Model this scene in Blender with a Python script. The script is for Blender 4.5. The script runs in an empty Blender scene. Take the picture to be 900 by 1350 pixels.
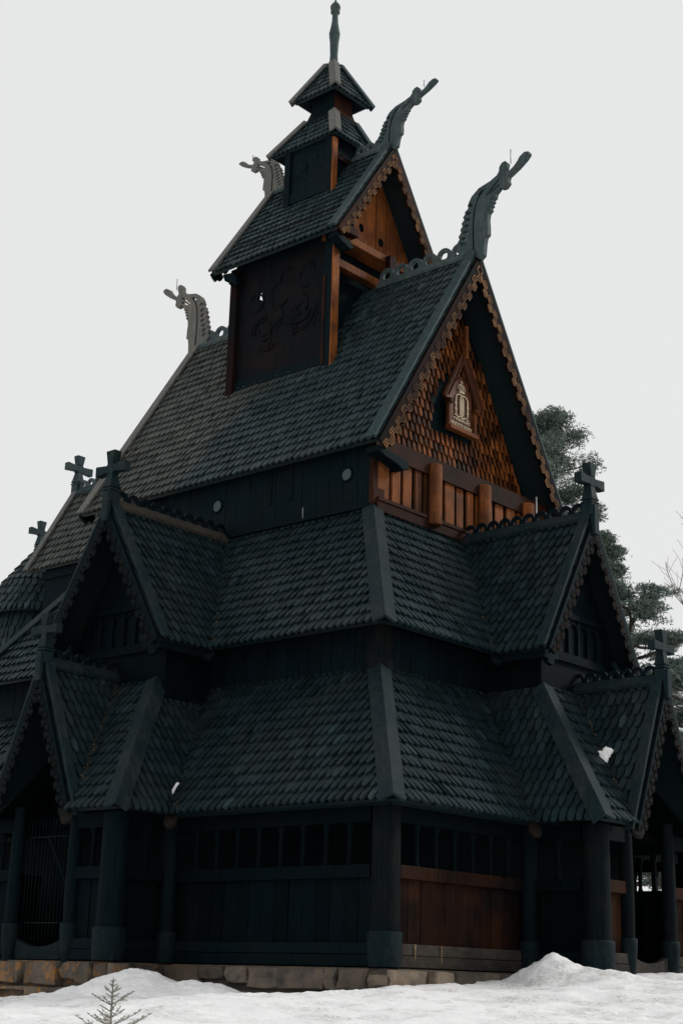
import bpy, bmesh, math, random
import numpy as np
from mathutils import Vector as V, Matrix, noise
random.seed(7)
R = random.Random(11)
D = bpy.data
sc = bpy.context.scene
COL = sc.collection

# ------------------------------------------------------------------ materials
def nodes(name):
    m = D.materials.new(name); m.use_nodes = True
    nt = m.node_tree; b = nt.nodes['Principled BSDF']
    return m, nt, b

def N(nt, typ, **kw):
    n = nt.nodes.new(typ)
    for k, v in kw.items():
        if k in n.inputs: n.inputs[k].default_value = v
        else: setattr(n, k, v)
    return n

def wood(name, c1, c2, rough=.6, patch=.5, grain=(9, 9, 1.1), bump=.25, spec=.3, c3=None, patchscale=.45, lo=.45, hi=.62, gc=.38, teal=False, worn=None):
    """tarred / weathered timber: two colours in soft patches, fine grain, per-board tint from the mesh"""
    m, nt, b = nodes(name); L = nt.links.new
    tc = N(nt, 'ShaderNodeTexCoord')
    mp = N(nt, 'ShaderNodeMapping'); mp.inputs['Scale'].default_value = grain
    L(tc.outputs['Object'], mp.inputs['Vector'])
    g = N(nt, 'ShaderNodeTexNoise', Scale=2.2, Detail=7., Roughness=.65); L(mp.outputs[0], g.inputs['Vector'])
    p = N(nt, 'ShaderNodeTexNoise', Scale=patchscale, Detail=4., Roughness=.6); L(tc.outputs['Object'], p.inputs['Vector'])
    rp = N(nt, 'ShaderNodeMapRange'); rp.inputs[1].default_value = lo; rp.inputs[2].default_value = hi
    L(p.outputs['Fac'], rp.inputs[0])
    mul = N(nt, 'ShaderNodeMath', operation='MULTIPLY'); mul.inputs[1].default_value = patch; L(rp.outputs[0], mul.inputs[0])
    mx = N(nt, 'ShaderNodeMix', data_type='RGBA'); L(mul.outputs[0], mx.inputs[0])
    mx.inputs[6].default_value = (*c1, 1); mx.inputs[7].default_value = (*c2, 1)
    out = mx.outputs[2]
    if teal: b.inputs['Specular Tint'].default_value = (.50, .92, 1., 1)
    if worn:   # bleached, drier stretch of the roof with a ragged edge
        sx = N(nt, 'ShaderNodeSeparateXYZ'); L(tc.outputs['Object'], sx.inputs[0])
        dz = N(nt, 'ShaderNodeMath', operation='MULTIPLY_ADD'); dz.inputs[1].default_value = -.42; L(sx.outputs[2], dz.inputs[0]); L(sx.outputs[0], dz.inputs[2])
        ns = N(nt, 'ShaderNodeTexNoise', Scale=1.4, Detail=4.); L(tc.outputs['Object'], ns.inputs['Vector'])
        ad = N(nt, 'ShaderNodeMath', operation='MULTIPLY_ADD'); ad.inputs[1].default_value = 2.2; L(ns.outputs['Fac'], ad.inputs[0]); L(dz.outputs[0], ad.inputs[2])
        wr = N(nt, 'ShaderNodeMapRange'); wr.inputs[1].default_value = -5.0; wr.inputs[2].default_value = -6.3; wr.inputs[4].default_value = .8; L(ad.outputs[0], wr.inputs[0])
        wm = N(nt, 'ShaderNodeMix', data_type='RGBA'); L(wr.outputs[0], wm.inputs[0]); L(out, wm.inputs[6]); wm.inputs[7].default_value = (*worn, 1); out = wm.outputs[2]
    if c3:
        q = N(nt, 'ShaderNodeTexNoise', Scale=16., Detail=5., Roughness=.7); L(tc.outputs['Object'], q.inputs['Vector'])
        r3 = N(nt, 'ShaderNodeMapRange'); r3.inputs[1].default_value = .56; r3.inputs[2].default_value = .72; L(q.outputs['Fac'], r3.inputs[0])
        m3 = N(nt, 'ShaderNodeMix', data_type='RGBA'); L(r3.outputs[0], m3.inputs[0]); L(out, m3.inputs[6]); m3.inputs[7].default_value = (*c3, 1)
        out = m3.outputs[2]
    gr = N(nt, 'ShaderNodeMapRange'); gr.inputs[1].default_value = .25; gr.inputs[2].default_value = .75
    gr.inputs[3].default_value = 1 - gc; gr.inputs[4].default_value = 1 + gc; L(g.outputs['Fac'], gr.inputs[0])
    at = N(nt, 'ShaderNodeAttribute', attribute_name='tint')
    mm = N(nt, 'ShaderNodeMath', operation='MULTIPLY'); L(gr.outputs[0], mm.inputs[0]); L(at.outputs['Fac'], mm.inputs[1])
    vm = N(nt, 'ShaderNodeVectorMath', operation='SCALE'); L(out, vm.inputs[0]); L(mm.outputs[0], vm.inputs['Scale'])
    L(vm.outputs[0], b.inputs['Base Color'])
    rr = N(nt, 'ShaderNodeMapRange'); rr.inputs[3].default_value = rough - .12; rr.inputs[4].default_value = rough + .14
    L(g.outputs['Fac'], rr.inputs[0]); L(rr.outputs[0], b.inputs['Roughness'])
    b.inputs['Specular IOR Level'].default_value = spec
    bp = N(nt, 'ShaderNodeBump', Strength=bump, Distance=.03); L(g.outputs['Fac'], bp.inputs['Height']); L(bp.outputs[0], b.inputs['Normal'])
    return m

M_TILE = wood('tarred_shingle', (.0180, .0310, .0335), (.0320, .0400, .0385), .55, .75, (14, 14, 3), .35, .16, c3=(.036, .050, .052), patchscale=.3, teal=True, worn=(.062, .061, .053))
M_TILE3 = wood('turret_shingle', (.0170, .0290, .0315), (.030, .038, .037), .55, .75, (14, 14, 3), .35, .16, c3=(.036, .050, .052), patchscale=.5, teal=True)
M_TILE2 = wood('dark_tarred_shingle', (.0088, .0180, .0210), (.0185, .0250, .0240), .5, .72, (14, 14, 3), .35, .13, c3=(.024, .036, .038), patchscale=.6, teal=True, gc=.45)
M_CAPD = wood('dark_tar_board', (.0070, .0150, .0175), (.020, .023, .021), .65, .68, (5, 5, .7), .4, .12, c3=(.036, .036, .031), patchscale=1.3, teal=True, gc=.55)
M_TAR = wood('black_tar_wood', (.0022, .0058, .0080), (.0042, .0064, .0074), .66, .75, spec=.06, teal=True, gc=.6, patchscale=.8)
M_GAL = wood('gallery_black_tar', (.0016, .0042, .0058), (.0034, .0048, .0054), .66, .75, spec=.045, teal=True, gc=.6, patchscale=.8)
M_PANEL = wood('turret_panel_tar', (.0036, .0052, .0076), (.0090, .0062, .0056), .7, .75, spec=.05, gc=.6, patchscale=1.1, lo=.45, hi=.6)
M_TIP = wood('weathered_beam_end', (.018, .015, .012), (.010, .011, .011), .7, .8, spec=.06, c3=(.05, .036, .022), patchscale=2.)
M_CAP = wood('weathered_tar_board', (.022, .037, .040), (.038, .046, .044), .65, .7, (5, 5, .7), .4, .16, c3=(.058, .068, .065), patchscale=1.3, teal=True, gc=.5)
M_BASE = wood('dark_tarred_plinth', (.0046, .0090, .0115), (.011, .0140, .0140), .66, .7, (7, 7, .8), .5, .1, c3=(.022, .026, .025), patchscale=1.8, teal=True, gc=.6)
M_GREY = wood('grey_bleached_board', (.105, .107, .099), (.145, .135, .118), .78, .7, (5, 5, 1.2), .3, .12, c3=(.18, .17, .155))
M_DRAGON = wood('green_grey_tarred_carving', (.036, .056, .058), (.062, .076, .072), .66, .7, (5, 5, .9), .45, .16, c3=(.080, .092, .086), patchscale=1.6, gc=.5)
M_ORANGE = wood('orange_pine_tar', (.172, .052, .0110), (.070, .022, .0075), .66, .95, (14, 14, .7), .5, .12, c3=(.060, .024, .010), patchscale=1.1, gc=.7, lo=.40, hi=.60)
M_GSHING = wood('orange_gable_shingle', (.155, .047, .0115), (.048, .018, .0075), .68, .95, (14, 14, 2), .4, .1, gc=.6, patchscale=.7, lo=.4, hi=.65)
M_RED = wood('red_brown_tar_wood', (.030, .0095, .0044), (.0085, .0050, .0046), .62, .9, (10, 10, .9), .35, .05, patchscale=.55, lo=.42, hi=.58)
M_DKRED = wood('dark_red_tar_wood', (.0120, .0056, .0048), (.0048, .0056, .0066), .64, .9, (10, 10, .9), .35, .03, patchscale=.8)
M_TARR = wood('tar_wood_worn_red', (.0040, .0056, .0070), (.0105, .0080, .0072), .64, .85, (9, 9, .7), .5, .05, patchscale=.9, lo=.50, hi=.68, teal=True, gc=.6)
M_WPAN = wood('brown_tar_panel', (.026, .0100, .0050), (.0060, .0048, .0048), .68, .95, (10, 10, .8), .4, .05, gc=.6, patchscale=.6, lo=.42, hi=.6)
M_BROWN = wood('worn_brown_timber', (.042, .036, .030), (.020, .020, .020), .78, .85, (2, 2, 8), .35, .1, c3=(.075, .055, .036), patchscale=1.2)
M_ZIG = wood('worn_carved_line', (.200, .105, .048), (.045, .022, .014), .72, .95, spec=.1, patchscale=.7, lo=.42, hi=.6)
M_ZIGR = wood('dim_red_carved_line', (.012, .0075, .0062), (.0045, .0052, .0056), .72, .95, spec=.1, patchscale=.8)
M_ZIGD = wood('dark_carved_line', (.007, .010, .011), (.004, .007, .008), .72, .8, spec=.08, patchscale=1.5)
M_GILT = wood('pale_gilt_paint', (.50, .41, .28), (.38, .30, .19), .55, .6, bump=.1, spec=.3)
M_PLAQ = wood('plaque_red_wood', (.085, .026, .010), (.050, .017, .008), .55, .8, bump=.2, patchscale=2.)
M_BARK = wood('pine_bark', (.075, .060, .050), (.11, .085, .070), .85, .8, (6, 6, 2), .5, .1)
M_TWIG = wood('grey_twig', (.24, .225, .20), (.17, .155, .14), .85, .6, bump=.1, spec=.1)
M_LITTER = wood('dry_needle_litter', (.15, .105, .06), (.06, .048, .036), .9, .9, bump=.3, spec=.05, c3=(.36, .30, .22), patchscale=9.)

def simple(name, col, rough, spec=.3, metal=0.):
    m, nt, b = nodes(name)
    at = N(nt, 'ShaderNodeAttribute', attribute_name='tint'); tc = N(nt, 'ShaderNodeTexCoord')
    n = N(nt, 'ShaderNodeTexNoise', Scale=3., Detail=4.); nt.links.new(tc.outputs['Object'], n.inputs['Vector'])
    mr = N(nt, 'ShaderNodeMapRange'); mr.inputs[3].default_value = .7; mr.inputs[4].default_value = 1.3; nt.links.new(n.outputs['Fac'], mr.inputs[0])
    mu = N(nt, 'ShaderNodeMath', operation='MULTIPLY'); nt.links.new(mr.outputs[0], mu.inputs[0]); nt.links.new(at.outputs['Fac'], mu.inputs[1])
    vm = N(nt, 'ShaderNodeVectorMath', operation='SCALE'); vm.inputs[0].default_value = col
    nt.links.new(mu.outputs[0], vm.inputs['Scale']); nt.links.new(vm.outputs[0], b.inputs['Base Color'])
    b.inputs['Roughness'].default_value = rough; b.inputs['Specular IOR Level'].default_value = spec; b.inputs['Metallic'].default_value = metal
    return m
M_NEEDLE = simple('pine_needles', (.125, .162, .132), .75, .15)  # base colour lightened in place of thin haze over the pines
M_NEEDLE2 = simple('hazy_pine_needles', (.150, .195, .170), .75, .15)  # paler still: haze over the trees is put into the needle colour
M_SAPL = simple('spruce_needles', (.26, .26, .21), .75, .2)
M_METAL = simple('grey_metal', (.22, .23, .23), .45, .5, .6)
M_GLASS = simple('old_window_glass', (.040, .062, .066), .35, .2)
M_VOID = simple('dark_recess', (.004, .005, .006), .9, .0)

def mat_stone():
    m, nt, b = nodes('lichen_stone'); L = nt.links.new
    tc = N(nt, 'ShaderNodeTexCoord'); at = N(nt, 'ShaderNodeAttribute', attribute_name='tint')
    a = N(nt, 'ShaderNodeTexNoise', Scale=1.6, Detail=8., Roughness=.7); L(tc.outputs['Object'], a.inputs['Vector'])
    cr = N(nt, 'ShaderNodeValToRGB'); e = cr.color_ramp.elements
    e[0].position = .30; e[0].color = (.030, .030, .030, 1); e[1].position = .75; e[1].color = (.20, .16, .12, 1)
    k = e.new(.47); k.color = (.095, .080, .066, 1); k = e.new(.58); k.color = (.135, .105, .078, 1)
    L(a.outputs['Fac'], cr.inputs[0])
    o = N(nt, 'ShaderNodeTexNoise', Scale=2.6, Detail=6., Roughness=.75); L(tc.outputs['Object'], o.inputs['Vector'])
    mr = N(nt, 'ShaderNodeMapRange'); mr.inputs[1].default_value = .50; mr.inputs[2].default_value = .64; L(o.outputs['Fac'], mr.inputs[0])
    sx = N(nt, 'ShaderNodeSeparateXYZ'); L(tc.outputs['Object'], sx.inputs[0])
    mx2 = N(nt, 'ShaderNodeMapRange'); mx2.inputs[1].default_value = 3.6; mx2.inputs[2].default_value = 1.6; L(sx.outputs[0], mx2.inputs[0])
    mu = N(nt, 'ShaderNodeMath', operation='MULTIPLY'); L(mr.outputs[0], mu.inputs[0]); L(mx2.outputs[0], mu.inputs[1])
    mx = N(nt, 'ShaderNodeMix', data_type='RGBA'); L(mu.outputs[0], mx.inputs[0]); L(cr.outputs[0], mx.inputs[6]); mx.inputs[7].default_value = (.30, .135, .035, 1)
    vm = N(nt, 'ShaderNodeVectorMath', operation='SCALE'); L(mx.outputs[2], vm.inputs[0]); L(at.outputs['Fac'], vm.inputs['Scale'])
    L(vm.outputs[0], b.inputs['Base Color']); b.inputs['Roughness'].default_value = .85; b.inputs['Specular IOR Level'].default_value = .2
    f = N(nt, 'ShaderNodeTexNoise', Scale=9., Detail=8., Roughness=.7); L(tc.outputs['Object'], f.inputs['Vector'])
    bp = N(nt, 'ShaderNodeBump', Strength=.6, Distance=.05); L(f.outputs['Fac'], bp.inputs['Height']); L(bp.outputs[0], b.inputs['Normal'])
    return m
M_STONE = mat_stone()

def mat_snow(name, dirt):
    m, nt, b = nodes(name); L = nt.links.new
    tc = N(nt, 'ShaderNodeTexCoord')
    a = N(nt, 'ShaderNodeTexNoise', Scale=.9, Detail=7., Roughness=.68); L(tc.outputs['Object'], a.inputs['Vector'])
    mr = N(nt, 'ShaderNodeMapRange'); mr.inputs[1].default_value = .46; mr.inputs[2].default_value = .62; L(a.outputs['Fac'], mr.inputs[0])
    c = N(nt, 'ShaderNodeTexNoise', Scale=14., Detail=5., Roughness=.7); L(tc.outputs['Object'], c.inputs['Vector'])
    mr2 = N(nt, 'ShaderNodeMapRange'); mr2.inputs[1].default_value = .38; mr2.inputs[2].default_value = .66; L(c.outputs['Fac'], mr2.inputs[0])
    mu = N(nt, 'ShaderNodeMath', operation='MULTIPLY'); L(mr.outputs[0], mu.inputs[0]); L(mr2.outputs[0], mu.inputs[1])
    m2 = N(nt, 'ShaderNodeMath', operation='MULTIPLY'); m2.inputs[1].default_value = dirt; L(mu.outputs[0], m2.inputs[0])
    mx = N(nt, 'ShaderNodeMix', data_type='RGBA'); L(m2.outputs[0], mx.inputs[0])
    mx.inputs[6].default_value = ((.89, .892, .90, 1) if dirt > .5 else (.93, .93, .93, 1)); mx.inputs[7].default_value = (.25, .225, .19, 1)
    L(mx.outputs[2], b.inputs['Base Color']); b.inputs['Roughness'].default_value = .75; b.inputs['Specular IOR Level'].default_value = .2
    bp = N(nt, 'ShaderNodeBump', Strength=.5, Distance=.05); L(c.outputs['Fac'], bp.inputs['Height']); L(bp.outputs[0], b.inputs['Normal'])
    return m
M_SNOW = mat_snow('trampled_snow', .70)
M_SNOWC = mat_snow('fresh_snow', .25)

# ------------------------------------------------------------------ mesh builder
class MB:
    def __init__(s): s.v = []; s.f = []; s.t = []; s.s = []
    def add(s, vs, fs, tint=1., smooth=False):
        o = len(s.v); s.v.extend([tuple(x) for x in vs])
        for f in fs: s.f.append([i + o for i in f]); s.t.append(tint); s.s.append(smooth)
    def obox(s, o, a, b, c, tint=1.):
        o, a, b, c = V(o), V(a), V(b), V(c)
        vs = [o, o + a, o + a + b, o + b, o + c, o + a + c, o + a + b + c, o + b + c]
        s.add(vs, [(3, 2, 1, 0), (4, 5, 6, 7), (0, 1, 5, 4), (1, 2, 6, 5), (2, 3, 7, 6), (3, 0, 4, 7)], tint)
    def box(s, x0, x1, y0, y1, z0, z1, tint=1.):
        s.obox((x0, y0, z0), (x1 - x0, 0, 0), (0, y1 - y0, 0), (0, 0, z1 - z0), tint)
    def prism(s, poly, vec, tint=1.):
        n = len(poly); vec = V(vec); P = [V(p) for p in poly]
        vs = P + [p + vec for p in P]
        fs = [tuple(reversed(range(n))), tuple(range(n, 2 * n))] + [(i, (i + 1) % n, (i + 1) % n + n, i + n) for i in range(n)]
        s.add(vs, fs, tint)
    def beam(s, p, q, w, h, up=(0, 0, 1), tint=1.):
        p, q = V(p), V(q); d = (q - p); side = d.cross(V(up)).normalized(); u = side.cross(d).normalized()
        s.obox(p - side * w / 2 - u * h / 2, d, side * w, u * h, tint)
    def lathe(s, prof, c, seg=20, tint=1., a0=0., axis=None):
        c = V(c); vs = []; fs = []
        for r, z in prof:
            for k in range(seg):
                a = a0 + 2 * math.pi * k / seg; vs.append(c + V((r * math.cos(a), r * math.sin(a), z)))
        n = len(prof)
        for i in range(n - 1):
            for k in range(seg):
                k2 = (k + 1) % seg; fs.append((i * seg + k, i * seg + k2, (i + 1) * seg + k2, (i + 1) * seg + k))
        s.add(vs, fs, tint, True)
        s.add([vs[k] for k in range(seg)], [tuple(reversed(range(seg)))], tint)
        s.add([vs[(n - 1) * seg + k] for k in range(seg)], [tuple(range(seg))], tint)
    def tube(s, path, rad, seg=6, tint=1., smooth=True):
        P = [V(p) for p in path]; vs = []; fs = []
        if not hasattr(rad, '__len__'): rad = [rad] * len(P)
        for i, p in enumerate(P):
            d = (P[min(i + 1, len(P) - 1)] - P[max(i - 1, 0)]).normalized()
            a = d.cross(V((0, 0, 1)) if abs(d.z) < .9 else V((1, 0, 0))).normalized(); b = d.cross(a)
            for k in range(seg):
                an = 2 * math.pi * k / seg; vs.append(p + (a * math.cos(an) + b * math.sin(an)) * rad[i])
        for i in range(len(P) - 1):
            for k in range(seg):
                k2 = (k + 1) % seg; fs.append((i * seg + k, i * seg + k2, (i + 1) * seg + k2, (i + 1) * seg + k))
        fs.append(tuple(reversed(range(seg)))); fs.append(tuple(range((len(P) - 1) * seg, len(P) * seg)))
        s.add(vs, fs, tint, smooth)
    def plate(s, outer, holes, place, th, tint=1.):
        """flat cut-out board with holes; place(x, y, depth) -> 3D"""
        bm = bmesh.new(); loops = []
        for lp in [outer] + holes:
            vs = [bm.verts.new((x, y, 0)) for x, y in lp]
            loops.append(vs)
            for i in range(len(vs)): bm.edges.new((vs[i], vs[(i + 1) % len(vs)]))
        bmesh.ops.triangle_fill(bm, use_beauty=True, use_dissolve=False, edges=bm.edges[:])
        bm.verts.index_update()
        co = [(v.co.x, v.co.y) for v in bm.verts]; tr = [[v.index for v in f.verts] for f in bm.faces]
        n = len(co); ix = {}
        edges = []
        k = 0
        for lp in [outer] + holes:
            edges += [(k + i, k + (i + 1) % len(lp)) for i in range(len(lp))]; k += len(lp)
        bm.free()
        vs = [place(x, y, 0) for x, y in co] + [place(x, y, th) for x, y in co]
        fs = [tuple(t) for t in tr] + [tuple(i + n for i in reversed(t)) for t in tr] + [(a, b, b + n, a + n) for a, b in edges]
        s.add(vs, fs, tint)
    def build(s, name, mat, parent=None, bevel=0., recalc=True):
        me = D.meshes.new(name); me.from_pydata(s.v, [], s.f)
        at = me.attributes.new('tint', 'FLOAT', 'FACE'); at.data.foreach_set('value', s.t)
        me.polygons.foreach_set('use_smooth', s.s); me.materials.append(mat)
        if recalc:
            bm = bmesh.new(); bm.from_mesh(me); bmesh.ops.recalc_face_normals(bm, faces=bm.faces[:]); bm.to_mesh(me); bm.free()
        me.update()
        o = D.objects.new(name, me); COL.objects.link(o)
        if parent: o.parent = parent
        if bevel:
            b = o.modifiers.new('edge', 'BEVEL'); b.width = bevel; b.segments = 2; b.limit_method = 'ANGLE'; b.angle_limit = .7
        return o

def tag(o, label=None, cat=None, group=None, kind=None):
    if label: o['label'] = label
    if cat: o['category'] = cat
    if group: o['group'] = group
    if kind: o['kind'] = kind
    return o
def empty(name, loc=(0, 0, 0)):
    o = D.objects.new(name, None); o.location = loc; COL.objects.link(o); o.empty_display_size = .3
    return o

# ------------------------------------------------------------------ shingled roof planes
def clip2(poly, clip):
    area = sum(clip[i][0] * clip[(i + 1) % len(clip)][1] - clip[(i + 1) % len(clip)][0] * clip[i][1] for i in range(len(clip)))
    if area < 0: clip = clip[::-1]
    out = poly
    for i in range(len(clip)):
        ax, ay = clip[i]; bx, by = clip[(i + 1) % len(clip)]
        ins = lambda p: (bx - ax) * (p[1] - ay) - (by - ay) * (p[0] - ax)
        src = out; out = []
        for j in range(len(src)):
            p, q = src[j], src[(j + 1) % len(src)]; dp, dq = ins(p), ins(q)
            if dp >= 0: out.append(p)
            if (dp > 0 and dq < 0) or (dp < 0 and dq > 0):
                t = dp / (dp - dq); out.append((p[0] + (q[0] - p[0]) * t, p[1] + (q[1] - p[1]) * t))
        if len(out) < 3: return []
    return out

TIP = [(.48, .27), (.43, .17), (.34, .085), (.20, .025), (0, 0)]
def plane_frame(poly, up=True):
    P = [V(p) for p in poly]; n = V((0, 0, 0))
    for i in range(len(P)):
        a, b = P[i], P[(i + 1) % len(P)]; n += a.cross(b)
    n.normalize()
    if up and n.z < 0: n = -n
    v = (V((0, 0, 1)) - n * n.z).normalized(); u = v.cross(n).normalized()
    return u, v, n

def roof(mb, poly, e=.31, w=.20, th=.054, shingles=True, lip=.07, rnd=None, outward=None, sheet=True, tipw=1., tintr=(.70, 1.30)):
    rnd = rnd or R
    P = [V(p) for p in poly]; u, v, n = plane_frame(P)
    if outward is not None and n.dot(V(outward)) < 0: n = -n; u = -u
    if sheet: mb.prism([p - n * .012 for p in P], -n * .075, .55)
    if not shingles: return
    o = P[0]; pl = [((p - o).dot(u), (p - o).dot(v)) for p in P]
    vmin = min(y for x, y in pl); vmax = max(y for x, y in pl); umin = min(x for x, y in pl); umax = max(x for x, y in pl)
    clip = [(x, y - lip if y - vmin < .05 else y) for x, y in pl]
    L = e * 1.75; rows = int((vmax - vmin) / e) + 1
    for r in range(rows):
        v0 = vmin - lip + r * e; off = (r % 2) * .5
        for c in range(int((umax - umin) / w) + 2):
            uc = umin + (c - .5 + off) * w + rnd.uniform(-.007, .007); vb = v0 + rnd.uniform(-.011, .011) + .012 * noise.noise(V((uc * .7, r * .37, umin))) - (.05 if rnd.random() < .008 else 0)
            hw = w * .89 * rnd.uniform(.95, 1.03)
            sk = rnd.uniform(-.012, .012)
            ol = [(uc + x * hw * tipw, vb + y * (e / .31)) for x, y in TIP] + [(uc - x * hw * tipw, vb + y * (e / .31)) for x, y in TIP[-2::-1]]
            ol += [(uc - hw * .49 + sk, vb + L), (uc + hw * .49 + sk, vb + L)]
            cl = clip2(ol, clip)
            if len(cl) < 3: continue
            t1 = th * 2 * rnd.uniform(.9, 1.12); tilt = rnd.gauss(0, .010) + (rnd.choice((-.03, .03)) if rnd.random() < .04 else 0)
            f = lambda q: t1 + (.004 - t1) * (q[1] - vb) / L + tilt * (q[0] - uc) / w
            tp = [o + u * q[0] + v * q[1] + n * f(q) for q in cl]
            bt = [p - n * th for p in tp]; k = len(cl)
            tint = rnd.uniform(*tintr); x = rnd.random()
            if x < .02: tint *= 1.6
            elif x < .06: tint *= .7
            fs = [tuple(range(k))] + [(i, i + k, (i + 1) % k + k, (i + 1) % k) for i in range(k)]
            if r == 0: fs.append(tuple(range(2 * k - 1, k - 1, -1)))
            mb.add(tp + bt, fs, tint)

def edge_board(mb, p, q, inward, n, w=.27, th=.07, lift=.085, over=.04, tint=1.):
    """board lying on a roof edge from p (eave) to q (ridge)"""
    p, q, inward, n = V(p), V(q), V(inward).normalized(), V(n)
    mb.obox(p - inward * over + n * lift - (q - p).normalized() * .05, (q - p) * 1.012, inward * w, n * th, tint)

def hip_cap(p, q, polyA, polyB, parent, mat=None, w=.215, name='hip_cap'):
    mb = MB(); p, q = V(p), V(q); d = (q - p); mid = (p + q) / 2
    fr = [plane_frame(P)[2] for P in (polyA, polyB)]; lo, hi = .085, .145
    bis = (fr[0] + fr[1]) / (1 + fr[0].dot(fr[1])); dn = d.normalized()
    for poly, n in zip((polyA, polyB), fr):
        cen = sum((V(x) for x in poly), V((0, 0, 0))) / len(poly); s = d.cross(n).normalized()
        if s.dot(cen - mid) < 0: s = -s
        k = R.uniform(.9, 1.1); o = p - dn * .07
        mb.prism([o + bis * lo, o + bis * hi, o + s * w + n * hi, o + s * w + n * lo], d * 1.02, k)
    return mb.build(name, mat or M_CAP, parent, bevel=.012)

def zig_barge(p, q, outv, parent, board_mat, zig_mat, width=.62, th=.07, off=.02, strip=.03, nz=3):
    """carved barge board in the gable plane under the slope p(eave)->q(ridge)"""
    p, q, outv = V(p), V(q), V(outv); d = (q - p); L = d.length; d = d / L
    dn = outv.cross(d).normalized()
    if dn.z > 0: dn = -dn
    per = max(.26, width * 1.0); cnt = max(3, int(L / per)); per = L / cnt
    h = V((d.x, d.y, 0)); kk = abs(dn.dot(h)) / max(1e-6, d.dot(h))
    lim = lambda b: L - b * kk
    def mitre(pts):
        out = []
        for (a0, b0), (a1, b1) in zip(pts, pts[1:]):
            out.append((a0, b0))
            if a1 > lim(b1):
                t = (lim(b0) - a0) / ((a1 - a0) + (b1 - b0) * kk); out.append((a0 + (a1 - a0) * t, b0 + (b1 - b0) * t)); return out
        return pts
    mb = MB(); low = []; hiw = width * .68
    for i in range(cnt + 1):
        low += [(i * per, hiw), (i * per + per * .42, hiw * 1.03), (i * per + per * .50, width), (i * per + per * .92, width * .98)]
    lw = mitre(low)
    poly = [p + d * a + dn * b + outv * off for a, b in [(0, -.02)] + lw + [(L, -.02)]]
    mb.prism(poly, outv * th)
    b = mb.build('barge_board', board_mat, parent)
    z = MB()
    for k in range(nz):
        dy = -width * .07 - k * width * .16
        pts = mitre([(a, bb + dy) for a, bb in low])
        for (a0, b0), (a1, b1) in zip(pts, pts[1:]):
            A = p + d * a0 + dn * b0 + outv * (off + th + .008); B = p + d * a1 + dn * b1 + outv * (off + th + .008)
            ln = (B - A).normalized() * .008
            z.beam(A - ln, B + ln, .02, strip, outv.cross(B - A).normalized(), R.uniform(.5, 1.2))
    z.build('zigzag_carving', zig_mat, parent)

def crest(p, q, parent, mat, r=.165, hole=.105, th=.09, lift=.16, board=True, name='ridge_crest', base_mat=None):
    """pierced ring cresting along a ridge p->q with a ridge board below"""
    p, q = V(p), V(q); d = q - p; L = d.length; d /= L; s = d.cross(V((0, 0, 1))).normalized()
    mb = MB(); n = max(2, int(L / (2.2 * r))); st = L / n
    hw = st / 2; top = lift + .02
    low = .0
    outer = [(0, low), (L, low)]
    for i in range(n - 1, -1, -1):
        cx = (i + .5) * st
        for k in range(0, 9):
            a = math.pi * k / 8; outer.append((cx + math.cos(a) * hw * .98, top + .04 + math.sin(a) * r * 1.12))
    holes = [[((i + .5) * st + math.cos(2 * math.pi * k / 14) * hole, top + .03 + math.sin(2 * math.pi * k / 14) * hole) for k in range(14)] for i in range(n)]
    mb.plate(outer, holes, lambda x, y, z: p + d * x + V((0, 0, y)) + s * (z - th / 2), th)
    o = mb.build(name, mat, parent)
    if board:
        m2 = MB(); 
        for sg in (1, -1):
            m2.obox(p + V((0, 0, .10)) - d * .02, d * (L + .04), s * sg * .17 + V((0, 0, -.22)), V((0, 0, .07)) + s * sg * .03)
        m2.build('ridge_board', base_mat or mat, parent)
    return o

def cross(c, ax, parent, mat=None, H=1.16, name='cross'):
    """flared timber cross standing on a gable apex; ax = direction of its arms"""
    c = V(c); ax = V(ax); dp = ax.cross(V((0, 0, 1))); mb = MB()
    k = H / 1.16
    def frus(o, d, L, s0, s1, e1, e2, b=None):
        d = V(d); vs = []
        for t, s in ((0, s0), (L, s1)):
            for i, j in ((-1, -1), (1, -1), (1, 1), (-1, 1)): vs.append(V(o) + d * t + e1 * s * i + e2 * (b or s) * j)
        mb.add(vs, [(3, 2, 1, 0), (4, 5, 6, 7), (0, 1, 5, 4), (1, 2, 6, 5), (2, 3, 7, 6), (3, 0, 4, 7)], R.uniform(.9, 1.1))
    up = V((0, 0, 1)); h0 = .72 * k
    frus(c - up * .12, up, .30 * k, .145 * k, .145 * k, ax, dp)
    frus(c + up * .18 * k, up, .045 * k, .165 * k, .165 * k, ax, dp)
    frus(c + up * .225 * k, up, .03 * k, .13 * k, .13 * k, ax, dp)
    frus(c + up * .255 * k, up, .045 * k, .16 * k, .16 * k, ax, dp)
    frus(c + up * .30 * k, up, h0 - .40 * k, .145 * k, .085 * k, ax, dp)
    frus(c + up * (h0 - .12 * k), up, .24 * k, .115 * k, .115 * k, ax, dp, .10 * k)
    frus(c + up * (h0 + .115 * k), up, .33 * k, .085 * k, .155 * k, ax, dp, .11 * k)
    for sg in (1, -1):
        frus(c + up * h0 + ax * sg * .11 * k, ax * sg, .40 * k, .085 * k, .125 * k, up, dp, .10 * k)
    return mb.build(name, mat or M_CAPD, parent, bevel=.012)

def rod(p, h, parent, r=.014, name='lightning_rod'):
    mb = MB(); mb.tube([p, V(p) + V((0, 0, h))], r, 5); return mb.build(name, M_METAL, parent)

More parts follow.
